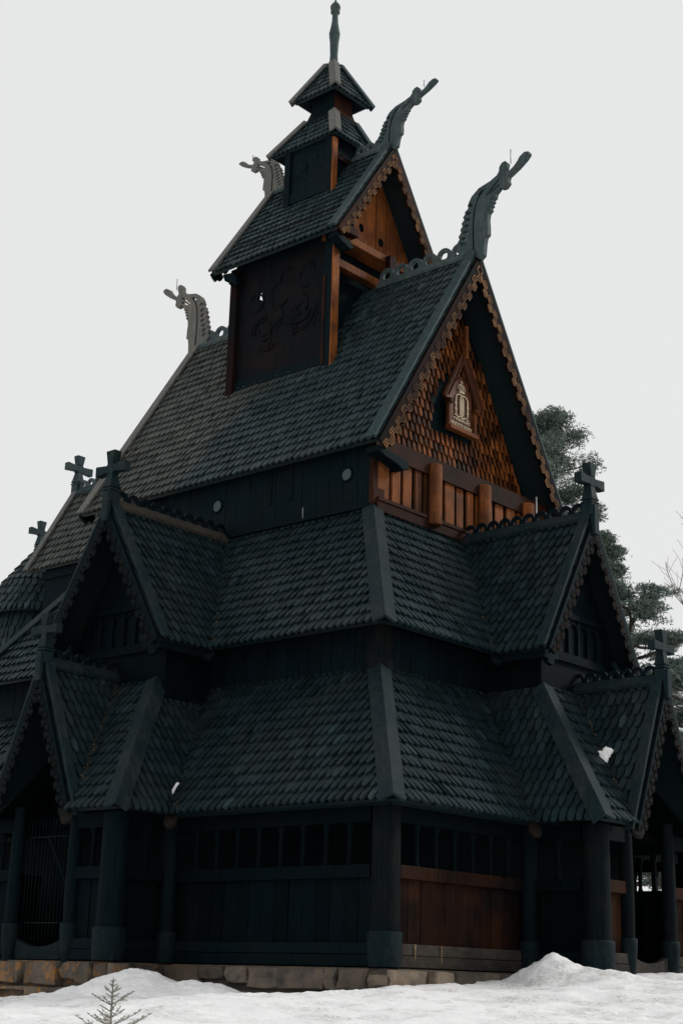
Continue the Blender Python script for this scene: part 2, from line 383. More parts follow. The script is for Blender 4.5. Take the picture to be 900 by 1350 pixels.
# ------------------------------------------------------------------ the church: dimensions
GX, GY, D1, Z1, Z2 = 8.63, 7.27, 2.185, 3.0, 6.02
AX, AY = GX - D1, GY - D1
MX, MY, Z3, D2, Z4 = 7.17, 5.83, 6.837, 2.357, 10.21
NX, NY = MX - D2, MY - D2
RX, EY, Z5, ZR = 5.25, 3.88, 11.76, 17.95
OFF = .63
CH = empty('stave_church')
tag(CH, 'black tarred wooden stave church with tiered shingled roofs, dragon heads and crosses', 'church')
W = lambda a, o, z: V((o, a, z))
S = lambda a, o, z: V((a, -o, z))
rx = V((1, 0, 0)); ry = V((0, 1, 0)); up = V((0, 0, 1))

# cores: aisle wall and nave wall, boarded
def boarded(mb, p, q, z0, z1, outv, w=.32, th=.05, gap=.012, var=.012, t=(.8, 1.25)):
    p, q, outv = V(p), V(q), V(outv); d = q - p; L = d.length; d /= L; n = max(1, int(L / w)); w = L / n
    for i in range(n):
        k = R.uniform(0, var)
        mb.obox(p + d * (i * w + gap / 2) + up * z0, d * (w - gap), outv * (th + k), up * (z1 - z0), R.uniform(*t))

mb = MB()
mb.box(-AX, AX, -AY, AY, 0, 6.95, .8)
boarded(mb, (-AX, -AY, 0), (AX, -AY, 0), 4.9, 6.95, -ry)
boarded(mb, (AX, -AY, 0), (AX, AY, 0), 4.9, 6.95, rx)
AW = mb.build('aisle_wall', M_TAR, CH)
mb = MB(); mb.lathe([(.33, 4.9), (.33, 7.0)], (AX - .14, -AY + .14, 0), 18); mb.build('corner_post', M_TARR, AW)
mb = MB(); mb.box(-NX, NX, -NY, NY, 6, 11.95, .8)
boarded(mb, (-NX, -NY, 0), (NX, -NY, 0), 10.0, 12.2, -ry, .42)
NW = mb.build('nave_wall', M_TAR, CH)
mb = MB(); mb.beam((-NX, -NY - .06, 11.95), (NX, -NY - .06, 11.95), .16, .22); mb.beam((-NX, -NY - .06, 10.35), (NX, -NY - .06, 10.35), .16, .18); mb.build('wall_beam', M_TAR, NW)
for x in (4.05, -.28, -4.3):
    mb = MB(); c = V((x, -NY - .068, 11.2))
    mb.add([c + V((math.cos(a) * .155, 0, math.sin(a) * .155)) for a in [2 * math.pi * k / 24 for k in range(24)]], [tuple(range(24))])
    o = mb.build('round_window', M_GLASS, NW)
    mb = MB()
    mb.tube([c + V((math.cos(a) * .17, .0, math.sin(a) * .17)) for a in [2 * math.pi * k / 24 for k in range(25)]], .03, 6)
    mb.build('window_frame', M_TAR, o)
mb = MB()
for x in (1.5, 2.2): mb.box(x, x + .12, -NY - .085, -NY - .06, 10.9, 11.7)
mb.box(1.5, 2.32, -NY - .085, -NY - .06, 11.7, 11.82); mb.build('wall_slat', M_TAR, NW)
rod((2.9, -NY - .3, 10.25), .28, NW)

# W face of the nave wall: pine boards, half-round posts and two beams
mb = MB()
y = -NY
while y < NY - .05:
    wd = R.uniform(.36, .54); wd = min(wd, NY - y)
    n = 10; x0 = NX + .03; z0, z1 = 10.42, 11.62
    prof = [(y + .06, z0), (y + wd - .09, z0), (y + wd - .08, z0 + .2)]
    for k in range(7):
        a = math.pi * .5 * k / 6; prof.append((y + wd - .08 - (1 - math.cos(a)) * .12, z1 - .16 + math.sin(a) * .16))
    for k in range(5):
        a = math.pi * .5 * (1 - k / 4); prof.append((y + .05 + (1 - math.cos(a)) * .05, z1 - .16 + math.sin(a) * .16))
    mb.prism([V((x0, a, b)) for a, b in prof], V((.03 + R.uniform(0, .05), 0, 0)), R.choice((.55, .75, .9, 1.05, 1.25)))
    y += wd
WB = mb.build('wall_board', M_ORANGE, NW)
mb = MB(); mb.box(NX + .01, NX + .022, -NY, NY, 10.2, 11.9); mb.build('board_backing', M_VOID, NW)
mb = MB(); mb.box(NX, NX + .17, -NY - .02, NY, 10.18, 10.42, .8); mb.box(NX + .02, NX + .20, -NY - .01, NY, 10.42, 10.50, 1.1); mb.build('sill_beam', M_RED, NW)
mb = MB(); mb.box(NX - .02, NX + .16, -NY - .1, NY + .1, 11.56, 12.02); mb.build('head_beam', M_RED, NW)
for y in (-1.37, .68, 2.6):
    mb = MB(); r = .215; prof = []
    c = V((NX + .16, y, 0))
    for k in range(13):
        a = -math.pi / 2 + math.pi * k / 12; prof.append(c + V((math.cos(a) * .2, math.sin(a) * r, 10.3)))
    mb.prism(prof, V((0, 0, 1.55)), 1.05)
    mb.build('half_round_post', M_ORANGE, NW, bevel=.05)
mb = MB(); mb.box(NX - .02, NX + .10, -NY - .12, -NY + .30, 10.0, 12.0, .8); mb.box(NX + .0, NX + .14, -NY - .14, -NY + .26, 10.35, 10.72, 1.); mb.build('corner_post', M_RED, NW)
mb = MB(); mb.tube([(NX + .45, 2.62, 10.9), (NX + .45, 2.62, 12.0)], .025, 6); mb.build('drain_pipe', M_METAL, NW)

# ------------------------------------------------------------------ main roof
mb = MB()
mS = [(-RX, -EY, Z5), (RX, -EY, Z5), (RX, 0, ZR), (-RX, 0, ZR)]
mN = [(-RX, EY, Z5), (RX, EY, Z5), (RX, 0, ZR), (-RX, 0, ZR)]
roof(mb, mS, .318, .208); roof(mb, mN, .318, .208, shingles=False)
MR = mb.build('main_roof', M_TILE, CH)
nS = plane_frame(mS)[2]; nN = plane_frame(mN)[2]
def verge(p, q, inward, n, parent, mat, w=.27, **k):
    mb = MB(); edge_board(mb, p, q, inward, n, w, **k); return mb.build('verge_board', mat, parent, bevel=.012)
for sg, nn in ((-1, nS), (1, nN)):
    verge((RX, sg * EY, Z5), (RX, 0, ZR), -rx, nn, MR, M_CAP, .30)
    verge((-RX, sg * EY, Z5), (-RX, 0, ZR), rx, nn, MR, M_GREY, .30)
    zig_barge((RX, sg * EY, Z5 - .05), (RX, 0, ZR - .08), rx, MR, M_DKRED, M_ZIG, .40)
    zig_barge((-RX, sg * EY, Z5 - .05), (-RX, 0, ZR - .08), -rx, MR, M_TAR, M_ZIGD, .40)
crest((2.0, 0, ZR + .02), (RX - .32, 0, ZR + .02), MR, M_DRAGON, .20, .125, lift=.20)
crest((-RX + .32, 0, ZR + .02), (-1.9, 0, ZR + .02), MR, M_DRAGON, .20, .125, lift=.20)
# carved corbels under the eave corners
def corbel(x, y, z, sgx, parent, mat):
    mb = MB()
    out = [(0, 0), (.42, .06), (.62, -.05), (.58, -.16), (.46, -.15), (.42, -.26), (.30, -.24), (.26, -.38), (.12, -.34), (.05, -.46), (-.06, -.44), (-.08, 0)]
    mb.prism([V((x + a * sgx * .2 + .0, y + a, z + b)) for a, b in out], V((.16 * sgx, 0, 0)))
    mb.build('eave_corbel', mat, parent, bevel=.02)
mb = MB()
mb.prism([V((RX - .42, -EY + .1 + a, Z5 - .12 + b)) for a, b in [(0, 0), (1.05, -.1), (1.15, -.3), (.9, -.38), (.7, -.30), (.5, -.26), (.25, -.22), (.0, -.14)]], V((.40, 0, 0)))
mb.build('eave_corbel', M_TAR, MR, bevel=.02)

# dragon heads: pierced carved boards on the ridge ends
def cv(u, v):   # traced outline of the carving, metres from its foot
    return (u, v)
DR_OUT = [(0.0, -0.051), (-0.244, -0.059), (-0.511, 0.196), (-0.591, 0.288), (-0.493, 0.379), (-0.533, 0.45), (-0.458, 0.556), (-0.493, 0.638), (-0.413, 0.742), (-0.444, 0.828), (-0.369, 0.914), (-0.413, 0.994), (-0.324, 1.083), (-0.369, 1.163), (-0.298, 1.241), (-0.316, 1.297), (-0.209, 1.37), (-0.2, 1.534), (-0.111, 1.69), (0.111, 1.862), (0.467, 1.948), (0.667, 2.047), (0.729, 2.136), (0.738, 2.26), (0.813, 2.355), (0.911, 2.379), (0.973, 2.307), (0.951, 2.183), (0.907, 2.078), (0.973, 2.0), (1.178, 2.121), (1.289, 2.238), (1.356, 2.342), (1.498, 2.427), (1.622, 2.4), (1.627, 2.327), (1.542, 2.226), (1.311, 2.052), (1.089, 1.927), (1.027, 1.899), (1.009, 1.82), (1.036, 1.709), (0.929, 1.599), (0.813, 1.611), (0.756, 1.658), (0.636, 1.541), (0.618, 1.429), (0.547, 1.392), (0.582, 1.333), (0.511, 1.289), (0.547, 1.23), (0.476, 1.186), (0.511, 1.121), (0.422, 1.038), (0.404, 0.872), (0.427, 0.676), (0.436, 0.436), (0.36, 0.384), (0.333, 0.215), (0.316, -0.109), (0.2, -0.204)]
def ell(cx, cy, a, b, ang, n=10):
    c, s = math.cos(ang), math.sin(ang)
    return [(cx + a * math.cos(2 * math.pi * k / n) * c - b * math.sin(2 * math.pi * k / n) * s, cy + a * math.cos(2 * math.pi * k / n) * s + b * math.sin(2 * math.pi * k / n) * c) for k in range(n)]
DR_HOLES = [[(-0.228, 1.480), (-0.224, 1.447), (-0.190, 1.414), (-0.139, 1.393), (-0.092, 1.393), (-0.066, 1.412), (-0.070, 1.445), (-0.104, 1.478), (-0.155, 1.499), (-0.202, 1.499)],
            [(-0.272, 1.260), (-0.268, 1.227), (-0.234, 1.194), (-0.183, 1.173), (-0.136, 1.173), (-0.110, 1.192), (-0.114, 1.225), (-0.148, 1.258), (-0.199, 1.279), (-0.246, 1.279)],
            [(-0.294, 1.083), (-0.290, 1.050), (-0.256, 1.017), (-0.205, 0.996), (-0.158, 0.996), (-0.132, 1.015), (-0.136, 1.048), (-0.170, 1.081), (-0.221, 1.102), (-0.268, 1.102)],
            [(-0.325, 0.911), (-0.321, 0.878), (-0.287, 0.845), (-0.236, 0.824), (-0.189, 0.824), (-0.163, 0.843), (-0.167, 0.876), (-0.201, 0.909), (-0.252, 0.930), (-0.299, 0.930)],
            [(-0.361, 0.741), (-0.357, 0.708), (-0.323, 0.675), (-0.272, 0.654), (-0.225, 0.654), (-0.199, 0.673), (-0.203, 0.706), (-0.237, 0.739), (-0.288, 0.760), (-0.335, 0.760)],
            [(-0.397, 0.570), (-0.393, 0.537), (-0.359, 0.504), (-0.308, 0.483), (-0.261, 0.483), (-0.235, 0.502), (-0.239, 0.535), (-0.273, 0.568), (-0.324, 0.589), (-0.371, 0.589)],
            [(-0.423, 0.412), (-0.419, 0.379), (-0.385, 0.346), (-0.334, 0.325), (-0.287, 0.325), (-0.261, 0.344), (-0.265, 0.377), (-0.299, 0.410), (-0.350, 0.431), (-0.397, 0.431)],
            [(0.742, 1.924), (0.644, 1.853), (0.351, 1.583), (0.387, 1.568), (0.733, 1.855)],
            [(0.751, 1.771), (0.444, 1.589), (0.467, 1.571), (0.751, 1.717)],
            [(0.324, 1.796), (0.178, 1.747), (0.093, 1.672), (0.111, 1.603), (0.178, 1.632)],
            [(0.539, 1.422), (0.526, 1.430), (0.504, 1.427), (0.487, 1.413), (0.483, 1.398), (0.496, 1.390), (0.518, 1.393), (0.535, 1.407)],
            [(0.504, 1.326), (0.491, 1.334), (0.469, 1.331), (0.452, 1.317), (0.448, 1.302), (0.461, 1.294), (0.483, 1.297), (0.500, 1.311)],
            [(0.477, 1.232), (0.464, 1.240), (0.442, 1.237), (0.425, 1.223), (0.421, 1.208), (0.434, 1.200), (0.456, 1.203), (0.473, 1.217)],
            [(0.450, 1.138), (0.437, 1.146), (0.415, 1.143), (0.398, 1.129), (0.394, 1.114), (0.407, 1.106), (0.429, 1.109), (0.446, 1.123)]]
def dragon(x0, z0, sx, sz, sgn, parent, mat, shear=0., th=.16):
    mb = MB()
    mb.plate(DR_OUT, DR_HOLES, lambda a, b, c: V((x0 + sgn * (a * sx + b * shear), c - th / 2, z0 + b * sz)), th)
    o = mb.build('dragon_head', mat, parent, bevel=.02)
    m2 = MB()
    line = [(.02, .02), (-.01, .5), (-.02, .95), (.02, 1.3), (.1, 1.55), (.22, 1.72)]
    for yy in (-th / 2 - .006, th / 2 + .006):
        m2.tube([V((x0 + sgn * (a * sx + b * shear), yy, z0 + b * sz)) for a, b in line], .016, 5)
    m2.build('carved_groove', M_TAR, o)
    return o
dragon(RX - .06, ZR + .02, 1.03, 1.0, 1, MR, M_DRAGON, .03, .17)
dragon(-RX + .06, ZR + .02, 1.0, 1.0, -1, MR, M_GREY, 0.)
rod((6.33, 0, ZR + 2.3), .42, MR); rod((-6.28, 0, ZR + 2.3), .38, MR)

# west gable: pointed shingles over dark backing, carved plaque
GXW = 4.42
mb = MB()
hw = EY - .12; zs = (ZR - Z5) / EY
gp = [(GXW, -3.55, 11.95), (GXW, 3.55, 11.95), (GXW, 0, ZR - .35)]
mb.prism([(GXW - .1, -3.6, 11.9), (GXW - .1, 3.6, 11.9), (GXW - .1, 0, ZR - .3)], V((.07, 0, 0)), 1.)
GW = mb.build('gable_wall', M_TAR, CH)
def gable_shingles(x, yhalf, z0, ztop, mat, parent):
    mb = MB(); e, w = .245, .205; r = 0; z = z0
    while z < ztop - .15:
        half = yhalf * (ztop - z) / (ztop - z0); n = int(half * 2 / w)
        for c in range(n + 1):
            y = -half + (c + (.5 if r % 2 else 0)) * w
            if abs(y) + .06 > half: continue
            if -.78 < y < .86 and 12.85 < z < 14.95 - abs(y - .08) * 1.3: continue
            hwid = .056 * R.uniform(.85, 1.1)
            ol = [(0, 0), (hwid * .7, .03), (hwid, .10), (hwid * .95, .22), (hwid * .5, .34), (-hwid * .5, .34), (-hwid * .95, .22), (-hwid, .10), (-hwid * .7, .03)]
            jz = R.uniform(-.012, .012); t = R.choice((.3, .5, .7, .9, 1., 1.2, 1.5))
            tp = [V((x + .075 - b * .16, y + a, z + b + jz)) for a, b in ol]; k = len(ol)
            bt = [p - rx * .035 for p in tp]
            mb.add(tp + bt, [tuple(range(k))] + [(i, i + k, (i + 1) % k + k, (i + 1) % k) for i in range(k)], t)
        z += e; r += 1
    return mb.build('gable_shingles', mat, parent)
mb = MB(); mb.box(GXW - .05, NX + .02, -3.4, 3.4, 11.93, 12.015); mb.build('gable_ledge', M_DKRED, GW)
gable_shingles(GXW, 3.42, 12.02, ZR - .75, M_GSHING, GW)

# plaque in a small gabled frame
px = GXW + .10
PL = MB(); PL.prism([V((px, a, b)) for a, b in [(-.58, 13.0), (.62, 13.0), (.62, 14.05), (.50, 14.35), (.30, 14.62), (.06, 14.86), (-.2, 14.62), (-.42, 14.35), (-.58, 14.05)]], V((.06, 0, 0)))
PLQ = PL.build('plaque', M_PLAQ, GW)
mb = MB()
mb.box(px, px + .20, -.70, .76, 12.86, 13.0, 1.1)
for y in (-.66, .70): mb.beam((px + .10, y, 12.95), (px + .10, y, 13.75), .12, .10, rx)
for y in (-.66, .70): mb.box(px, px + .22, y - .09, y + .09, 13.72, 13.86, .4)
mb.build('plaque_frame', M_ORANGE, PLQ, bevel=.01)
mb = MB()
ap = V((px + .14, .05, 15.30))
for y in (-.86, .97):
    mb.beam(ap, (px + .14, y, 13.55), .20, .09, rx, .9); mb.beam(ap + rx * .105, (px + .245, y, 13.55), .015, .10, rx, 1.2)
mb.build('plaque_canopy', M_PLAQ, PLQ, bevel=.01)
mb = MB(); mb.beam(ap - up * .1 + rx * .1, ap + up * .80 + rx * .1, .10, .10, rx); mb.beam(ap + V((0, -.12, .40)), ap + V((0, .12, .40)), .06, .06); mb.box(px + .1, px + .18, -.02, .12, 15.6, 15.68); mb.build('canopy_finial', M_ORANGE, PLQ)
mx = px + .085
def py(a, b): return V((mx, a, b))
mb = MB()   # crown over a double-arched monogram
for cx in (-.085, .145):
    prof = []
    for k in range(13):
        a = math.pi * k / 12; prof.append(py(cx + .02 + math.cos(a) * .20, 14.02 + math.sin(a) * .17))
    mb.tube([py(cx + .22, 13.50)] + prof + [py(cx - .18, 13.50)], .024, 6)
for y in (-.01, .07): mb.tube([py(y, 13.48), py(y, 14.08)], .028, 6)
for y in (-.27, .37):
    for z in (13.65, 13.85): mb.beam(py(y - .05, z), py(y + .05, z), .03, .03, rx)
mb.tube([py(-.33 + .72 * k / 16, 13.43 + .03 * math.sin(k * 1.1)) for k in range(17)], .024, 6)
mb.build('monogram', M_GILT, PLQ)
mb = MB(); cz = 14.28; cy = .03
mb.beam(py(cy - .13, cz), py(cy + .13, cz), .05, .06, rx)
for k in range(5):
    a = (k - 2) / 2
    mb.tube([py(cy + a * .12, cz + .02), py(cy + a * .20, cz + .13), py(cy + a * .13, cz + .23), py(cy, cz + .27)], .018, 5)
mb.beam(py(cy, cz + .26), py(cy, cz + .40), .03, .03, rx); mb.beam(py(cy - .05, cz + .34), py(cy + .05, cz + .34), .03, .03, rx)
mb.build('crown', M_GILT, PLQ)
def text(body, size, yc, z, width, parent, x):
    cu = D.curves.new('text', 'FONT'); cu.body = body; cu.size = size; cu.align_x = 'CENTER'; cu.extrude = .010; cu.offset = -.001; cu.space_character = 1.12
    ob = D.objects.new('text', cu); COL.objects.link(ob); dg = bpy.context.evaluated_depsgraph_get(); dg.update()
    me = D.meshes.new_from_object(ob.evaluated_get(dg)); D.objects.remove(ob)
    xs = [v.co.x for v in me.vertices]; k = width / (max(xs) - min(xs))
    for v in me.vertices:
        a, b, c = v.co; v.co = (x + c, yc + a * k, z + b)
    at = me.attributes.new('tint', 'FLOAT', 'FACE'); at.data.foreach_set('value', [1.] * len(me.polygons))
    me.materials.clear(); me.materials.append(M_GILT); me.name = 'lettering'
    o = D.objects.new('lettering', me); COL.objects.link(o); o.parent = parent; return o
text('restituit', .19, .06, 13.275, .84, PLQ, mx)
text('MDCCCLXXXV', .19, .03, 13.06, 1.12, PLQ, mx)

def refit(o, fy, fz):
    for v in o.data.vertices: v.co.y = fy(v.co.y); v.co.z = fz(v.co.z)
for o in list(PLQ.children) + [PLQ]:
    if o.name.startswith(('plaque_canopy',)): refit(o, lambda y: .20 + (y - .05) * .82, lambda z: 15.32 + (z - 15.30) * .76)
    elif o.name.startswith('canopy_finial'): refit(o, lambda y: y + .15, lambda z: z + .02)
    else: refit(o, lambda y: .22 + (y - .03) * .80, lambda z: 14.50 + (z - 14.50) * .80)

# ------------------------------------------------------------------ middle roof with its gabled dormers
DW, DS, CD = 1.9, 2.0, .07
mb = MB()
pW = [(MX, -MY, Z3), (MX, -DW, Z3), (NX, 0, Z4), (NX, -NY, Z4)]
pWn = [(MX, MY, Z3), (MX, DW, Z3), (NX, 0, Z4), (NX, NY, Z4)]
pS = [(MX, -MY, Z3), (CD + DS, -MY, Z3), (CD, -NY, Z4), (NX, -NY, Z4)]
pSe = [(-MX, -MY, Z3), (CD - DS, -MY, Z3), (CD, -NY, Z4), (-NX, -NY, Z4)]
pE = [(-MX, -MY, Z3), (-MX, MY, Z3), (-NX, NY, Z4), (-NX, -NY, Z4)]
pN = [(-MX, MY, Z3), (MX, MY, Z3), (NX, NY, Z4), (-NX, NY, Z4)]
for p in (pW, pWn, pS, pSe): roof(mb, p)
for p in (pE, pN): roof(mb, p, shingles=False)
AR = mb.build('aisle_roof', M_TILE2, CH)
hip_cap((MX, -MY, Z3), (NX, -NY, Z4), pW, pS, AR, M_CAPD)
hip_cap((-MX, -MY, Z3), (-NX, -NY, Z4), pE, pSe, AR, M_CAPD)

def litter(p, q, parent, n1, side):
    """line of dry needles lying in a valley"""
    p, q = V(p), V(q); d = q - p; L = d.length
    mb = MB(); r = random.Random(int(L * 1000))
    for i in range(int(L * 45)):
        t = r.random() ** 1.25; c = p + d * t + n1 * r.uniform(.10, .16) + side * r.gauss(0, .03)
        s = r.uniform(.012, .034) * (1.3 - t)
        mb.lathe([(0.2 * s, -s * .4), (s, 0), (.2 * s, s * .5)], c, 5, r.choice((.4, .7, 1., 1.5)))
    return tag(mb.build('needle_litter', M_LITTER, parent), kind='stuff')
def valley_tip(p, d, parent, mat=None):
    p, d = V(p), V(d).normalized(); mb = MB()
    s = d.cross(up).normalized(); n = s.cross(d)
    mb.prism([p + s * a + d * b - n * .02 for a, b in [(-.13, -.4), (.13, -.4), (.14, .16), (.09, .27), (0, .31), (-.09, .27), (-.14, .16)]], -n * .09)
    mb.build('valley_board', mat or M_TIP, parent, bevel=.01)

def dormer(m, c, hd, M_, Nn, wall_o, front, side_out, arm, board_mat, zig_mat, cap_mat, zdv=Z3 - .02):
    P = lambda a, o, z: m(c + a, o, z)
    sl = (Z4 - Z3) / hd
    hv = (Z4 - zdv) / sl
    mb = MB(); polys = []
    for sg in (1, -1):
        poly = [P(sg * hv, M_, zdv), P(sg * hv, front, zdv), P(0, front, Z4), P(0, Nn, Z4)]
        roof(mb, poly); polys.append(poly)
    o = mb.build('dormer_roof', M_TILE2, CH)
    for sg, poly in zip((1, -1), polys):
        n = plane_frame(poly)[2]; inw = P(0, 0, 0) - P(0, 1, 0)
        verge(P(sg * hv, front, zdv), P(0, front, Z4), inw, n, o, cap_mat, .25)
        zig_barge(P(sg * hv, front, zdv - .03), P(0, front, Z4 - .07), side_out, o, board_mat, zig_mat, .32)
        pv, qv = P(sg * hd, M_, Z3), P(0, Nn, Z4)
        litter(pv, qv, o, n, (P(sg, 0, 0) - P(0, 0, 0)))
        valley_tip(pv + up * -.02, pv - qv, o, M_TAR)
    crest(P(0, Nn + .1, Z4 + .02), P(0, front - .16, Z4 + .02), o, M_TAR, .15, .095, base_mat=M_CAPD if m is W else M_BROWN)
    cross(P(0, front - .02, Z4 + .16), arm, o)
    mb = MB(); mb.beam(P(0, front + .1, Z4 + .3), P(0, front + .1, Z4 - .42), .2, .13, side_out); mb.build('apex_pendant', M_CAPD, o, bevel=.02)
    # front wall, set back under the verge
    mb = MB(); hb = 1.46
    zt = lambda a: Z4 - .25 - a * sl
    hc = hb - .085; mb.prism([P(-hc, wall_o - .1, 5.4), P(hc, wall_o - .1, 5.4), P(hc, wall_o - .1, zt(hc)), P(0, wall_o - .1, zt(0)), P(-hc, wall_o - .1, zt(hc))], (P(0, 1, 0) - P(0, 0, 0)) * .1)
    for sg in (1, -1):
        q = [P(sg * hb, AX if m is W else AY, 5.4), P(sg * hb, wall_o, 5.4), P(sg * hb, wall_o, zt(hb)), P(sg * hb, AX if m is W else AY, zt(hb))]
        mb.prism(q, (P(-sg, 0, 0) - P(0, 0, 0)) * .08)
    wl = mb.build('dormer_wall', M_GAL, o)
    mb = MB(); f = wall_o + .03
    for i in range(7):
        a = -1.2 + i * .4
        mb.beam(P(a, f, 6.9), P(a, f, min(zt(abs(a)), 7.75)), .09, .07, side_out)
    for i in range(6):
        a = -1.0 + i * .4
        pts = [P(a + math.cos(math.pi * k / 8) * .17, f, 7.5 + math.sin(math.pi * k / 8) * .2) for k in range(9)]
        mb.tube(pts, .035, 5)
    mb.beam(P(-1.5, f, 6.85), P(1.5, f, 6.85), .12, .2); mb.beam(P(-1.1, f, 7.85), P(1.1, f, 7.85), .1, .14)
    mb.build('blind_arcade', M_GAL, wl)
    for sg in (1, -1):
        mb = MB()
        mb.beam(P(sg * (hv - .16), M_ - .4, zdv - .10), P(sg * (hv - .16), front - .12, zdv - .10), .16, .18)
        mb.build('eave_beam', M_TAR, o)
        mb = MB()
        mb.prism([P(sg * (hv - .25) + a * -sg, front - .14, zdv - .12 + b) for a, b in [(0, 0), (.55, .35), (.62, .2), (.45, .1), (.42, -.05), (.28, -.05), (.22, -.2), (.02, -.16)]], (P(0, 1, 0) - P(0, 0, 0)) * -.12)
        mb.build('eave_bracket', M_TAR, o)
    return o
PJW, PJS = 1.64, 1.53
dormer(W, 0, DW, MX, NX, AX + PJW, 8.53, rx, ry, M_TAR, M_ZIGR, M_CAPD)
dormer(S, CD, DS, MY, NY, AY + PJS, 7.34, -ry, rx, M_TAR, M_ZIGD, M_CAPD)

# ------------------------------------------------------------------ gallery roof, portal bays and porches
BW, BS, CS = 2.60, 2.83, -.12
mb = MB()
gW = [(GX, -GY, Z1), (GX, -BW, Z1), (AX, -BW + 1.155, Z2), (AX, -AY, Z2)]
gWn = [(GX, GY, Z1), (GX, BW, Z1), (AX, BW - 1.155, Z2), (AX, AY, Z2)]
gS = [(GX, -GY, Z1), (CS + BS, -GY, Z1), (CS + BS - 1.44, -AY, Z2), (AX, -AY, Z2)]
gSe = [(-GX, -GY, Z1), (CS - BS, -GY, Z1), (CS - BS + 1.44, -AY, Z2), (-AX, -AY, Z2)]
gE = [(-GX, -GY, Z1), (-GX, GY, Z1), (-AX, AY, Z2), (-AX, -AY, Z2)]
gN = [(-GX, GY, Z1), (GX, GY, Z1), (AX, AY, Z2), (-AX, AY, Z2)]
for p in (gW, gWn, gS, gSe): roof(mb, p)
for p in (gE, gN): roof(mb, p, shingles=False)
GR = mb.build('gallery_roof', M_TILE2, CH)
hip_cap((GX, -GY, Z1), (AX, -AY, Z2), gW, gS, GR, M_CAPD)
mb = MB()
for a, b in (((GX - .12, -GY + .1, Z1 - .02), (GX - .12, GY - .1, Z1 - .02)), ((-GX, -GY + .12, Z1 - .02), (GX - .1, -GY + .12, Z1 - .02))): mb.beam(a, b, .1, .16)
mb.build('eave_board', M_TAR, GR)

def bay(m, c, hb, db, O, A, P_, out, arm, zig_mat, board_mat, porch_front, porch_half, zpr, wall_mat):
    Q = lambda a, o, z: m(c + a, o, z)
    F = O + P_
    mb = MB(); hips = []
    t = porch_half
    for sg in (1, -1):
        side = [Q(sg * hb, O, Z1), Q(sg * hb, F, Z1), Q(sg * (hb - db), F - D1, Z2), Q(sg * (hb - db), A, Z2)]
        frontp = [Q(sg * hb, F, Z1), Q(sg * t, F, Z1), Q(sg * .06, F - D1, Z2), Q(sg * (hb - db), F - D1, Z2)]
        roof(mb, side); roof(mb, frontp); hips.append((sg, side, frontp))
    o = mb.build('bay_roof', M_TILE2, CH)
    for sg, side, fr in hips:
        hip_cap(Q(sg * hb, F, Z1), Q(sg * (hb - db), F - D1, Z2), side, fr, o, M_CAPD)
        pv, qv = Q(sg * hb, O, Z1), Q(sg * (hb - db), A, Z2); n = plane_frame(side)[2]
        litter(pv, qv, o, n, arm); valley_tip(pv - up * .05, pv - qv, o)
    # porch gable over the portal
    mb = MB(); polys = []
    sl = (zpr - Z1) / porch_half
    zb = Z1 - .12; hv = (zpr - zb) / sl
    for sg in (1, -1):
        poly = [Q(sg * hv, F - .02, zb), Q(sg * hv, porch_front, zb), Q(0, porch_front, zpr), Q(0, F - D1 - .08, zpr)]
        poly = [Q(sg * hv, porch_front, zb), Q(0, porch_front, zpr), Q(0, F - D1 - .1, zpr)]
        roof(mb, [V(p) for p in poly]); polys.append(poly)
    p_ = mb.build('porch_roof', M_TILE2, CH)
    for sg, poly in zip((1, -1), polys):
        n = plane_frame(poly)[2]; inw = Q(0, 0, 0) - Q(0, 1, 0)
        verge(Q(sg * hv, porch_front, zb), Q(0, porch_front, zpr), inw, n, p_, M_CAPD, .24)
        zig_barge(Q(sg * hv, porch_front, zb - .02), Q(0, porch_front, zpr - .07), out, p_, board_mat, zig_mat, .28)
        pv, qv = Q(sg * porch_half, F, Z1), Q(0, F - D1, zpr)
        litter(pv, qv, p_, n, arm); valley_tip(pv - up * .02, pv - qv, p_)
    crest(Q(0, F - D1 - .1, zpr + .02), Q(0, porch_front - .16, zpr + .02), p_, M_TAR, .135, .085, base_mat=M_CAPD)
    cross(Q(0, porch_front - .02, zpr + .14), arm, p_, None, 1.0)
    mb = MB(); mb.beam(Q(0, porch_front + .1, zpr + .26), Q(0, porch_front + .1, zpr - .38), .18, .12, out); mb.build('apex_pendant', M_CAPD, p_, bevel=.02)
    return o
bay(W, 0, BW, 1.155, GX, AX, PJW, rx, ry, M_ZIGR, M_TAR, GX + PJW + .0, 1.32, 6.17, M_RED)
bay(S, CS, BS, 1.44, GY, AY, PJS, -ry, rx, M_ZIGD, M_TAR, GY + PJS - .08, 1.33, 6.23, M_TAR)

# ------------------------------------------------------------------ gallery walls
def post(x, y, r, rb, hb, parent, mat, base_mat, top=2.95, z0=0.):
    mb = MB(); mb.lathe([(r, hb - .1), (r * .97, 1.6), (r * .95, top)], (x, y, 0), 20)
    o = mb.build('gallery_post', mat, parent)
    mb = MB(); mb.lathe([(rb * .96, z0), (rb * 1.0, z0 + .12), (rb * 1.04, hb - .06), (rb * 1.0, hb - .015), (rb * .9, hb)], (x, y, 0), 20)
    mb.build('post_base', base_mat, o)
    return o

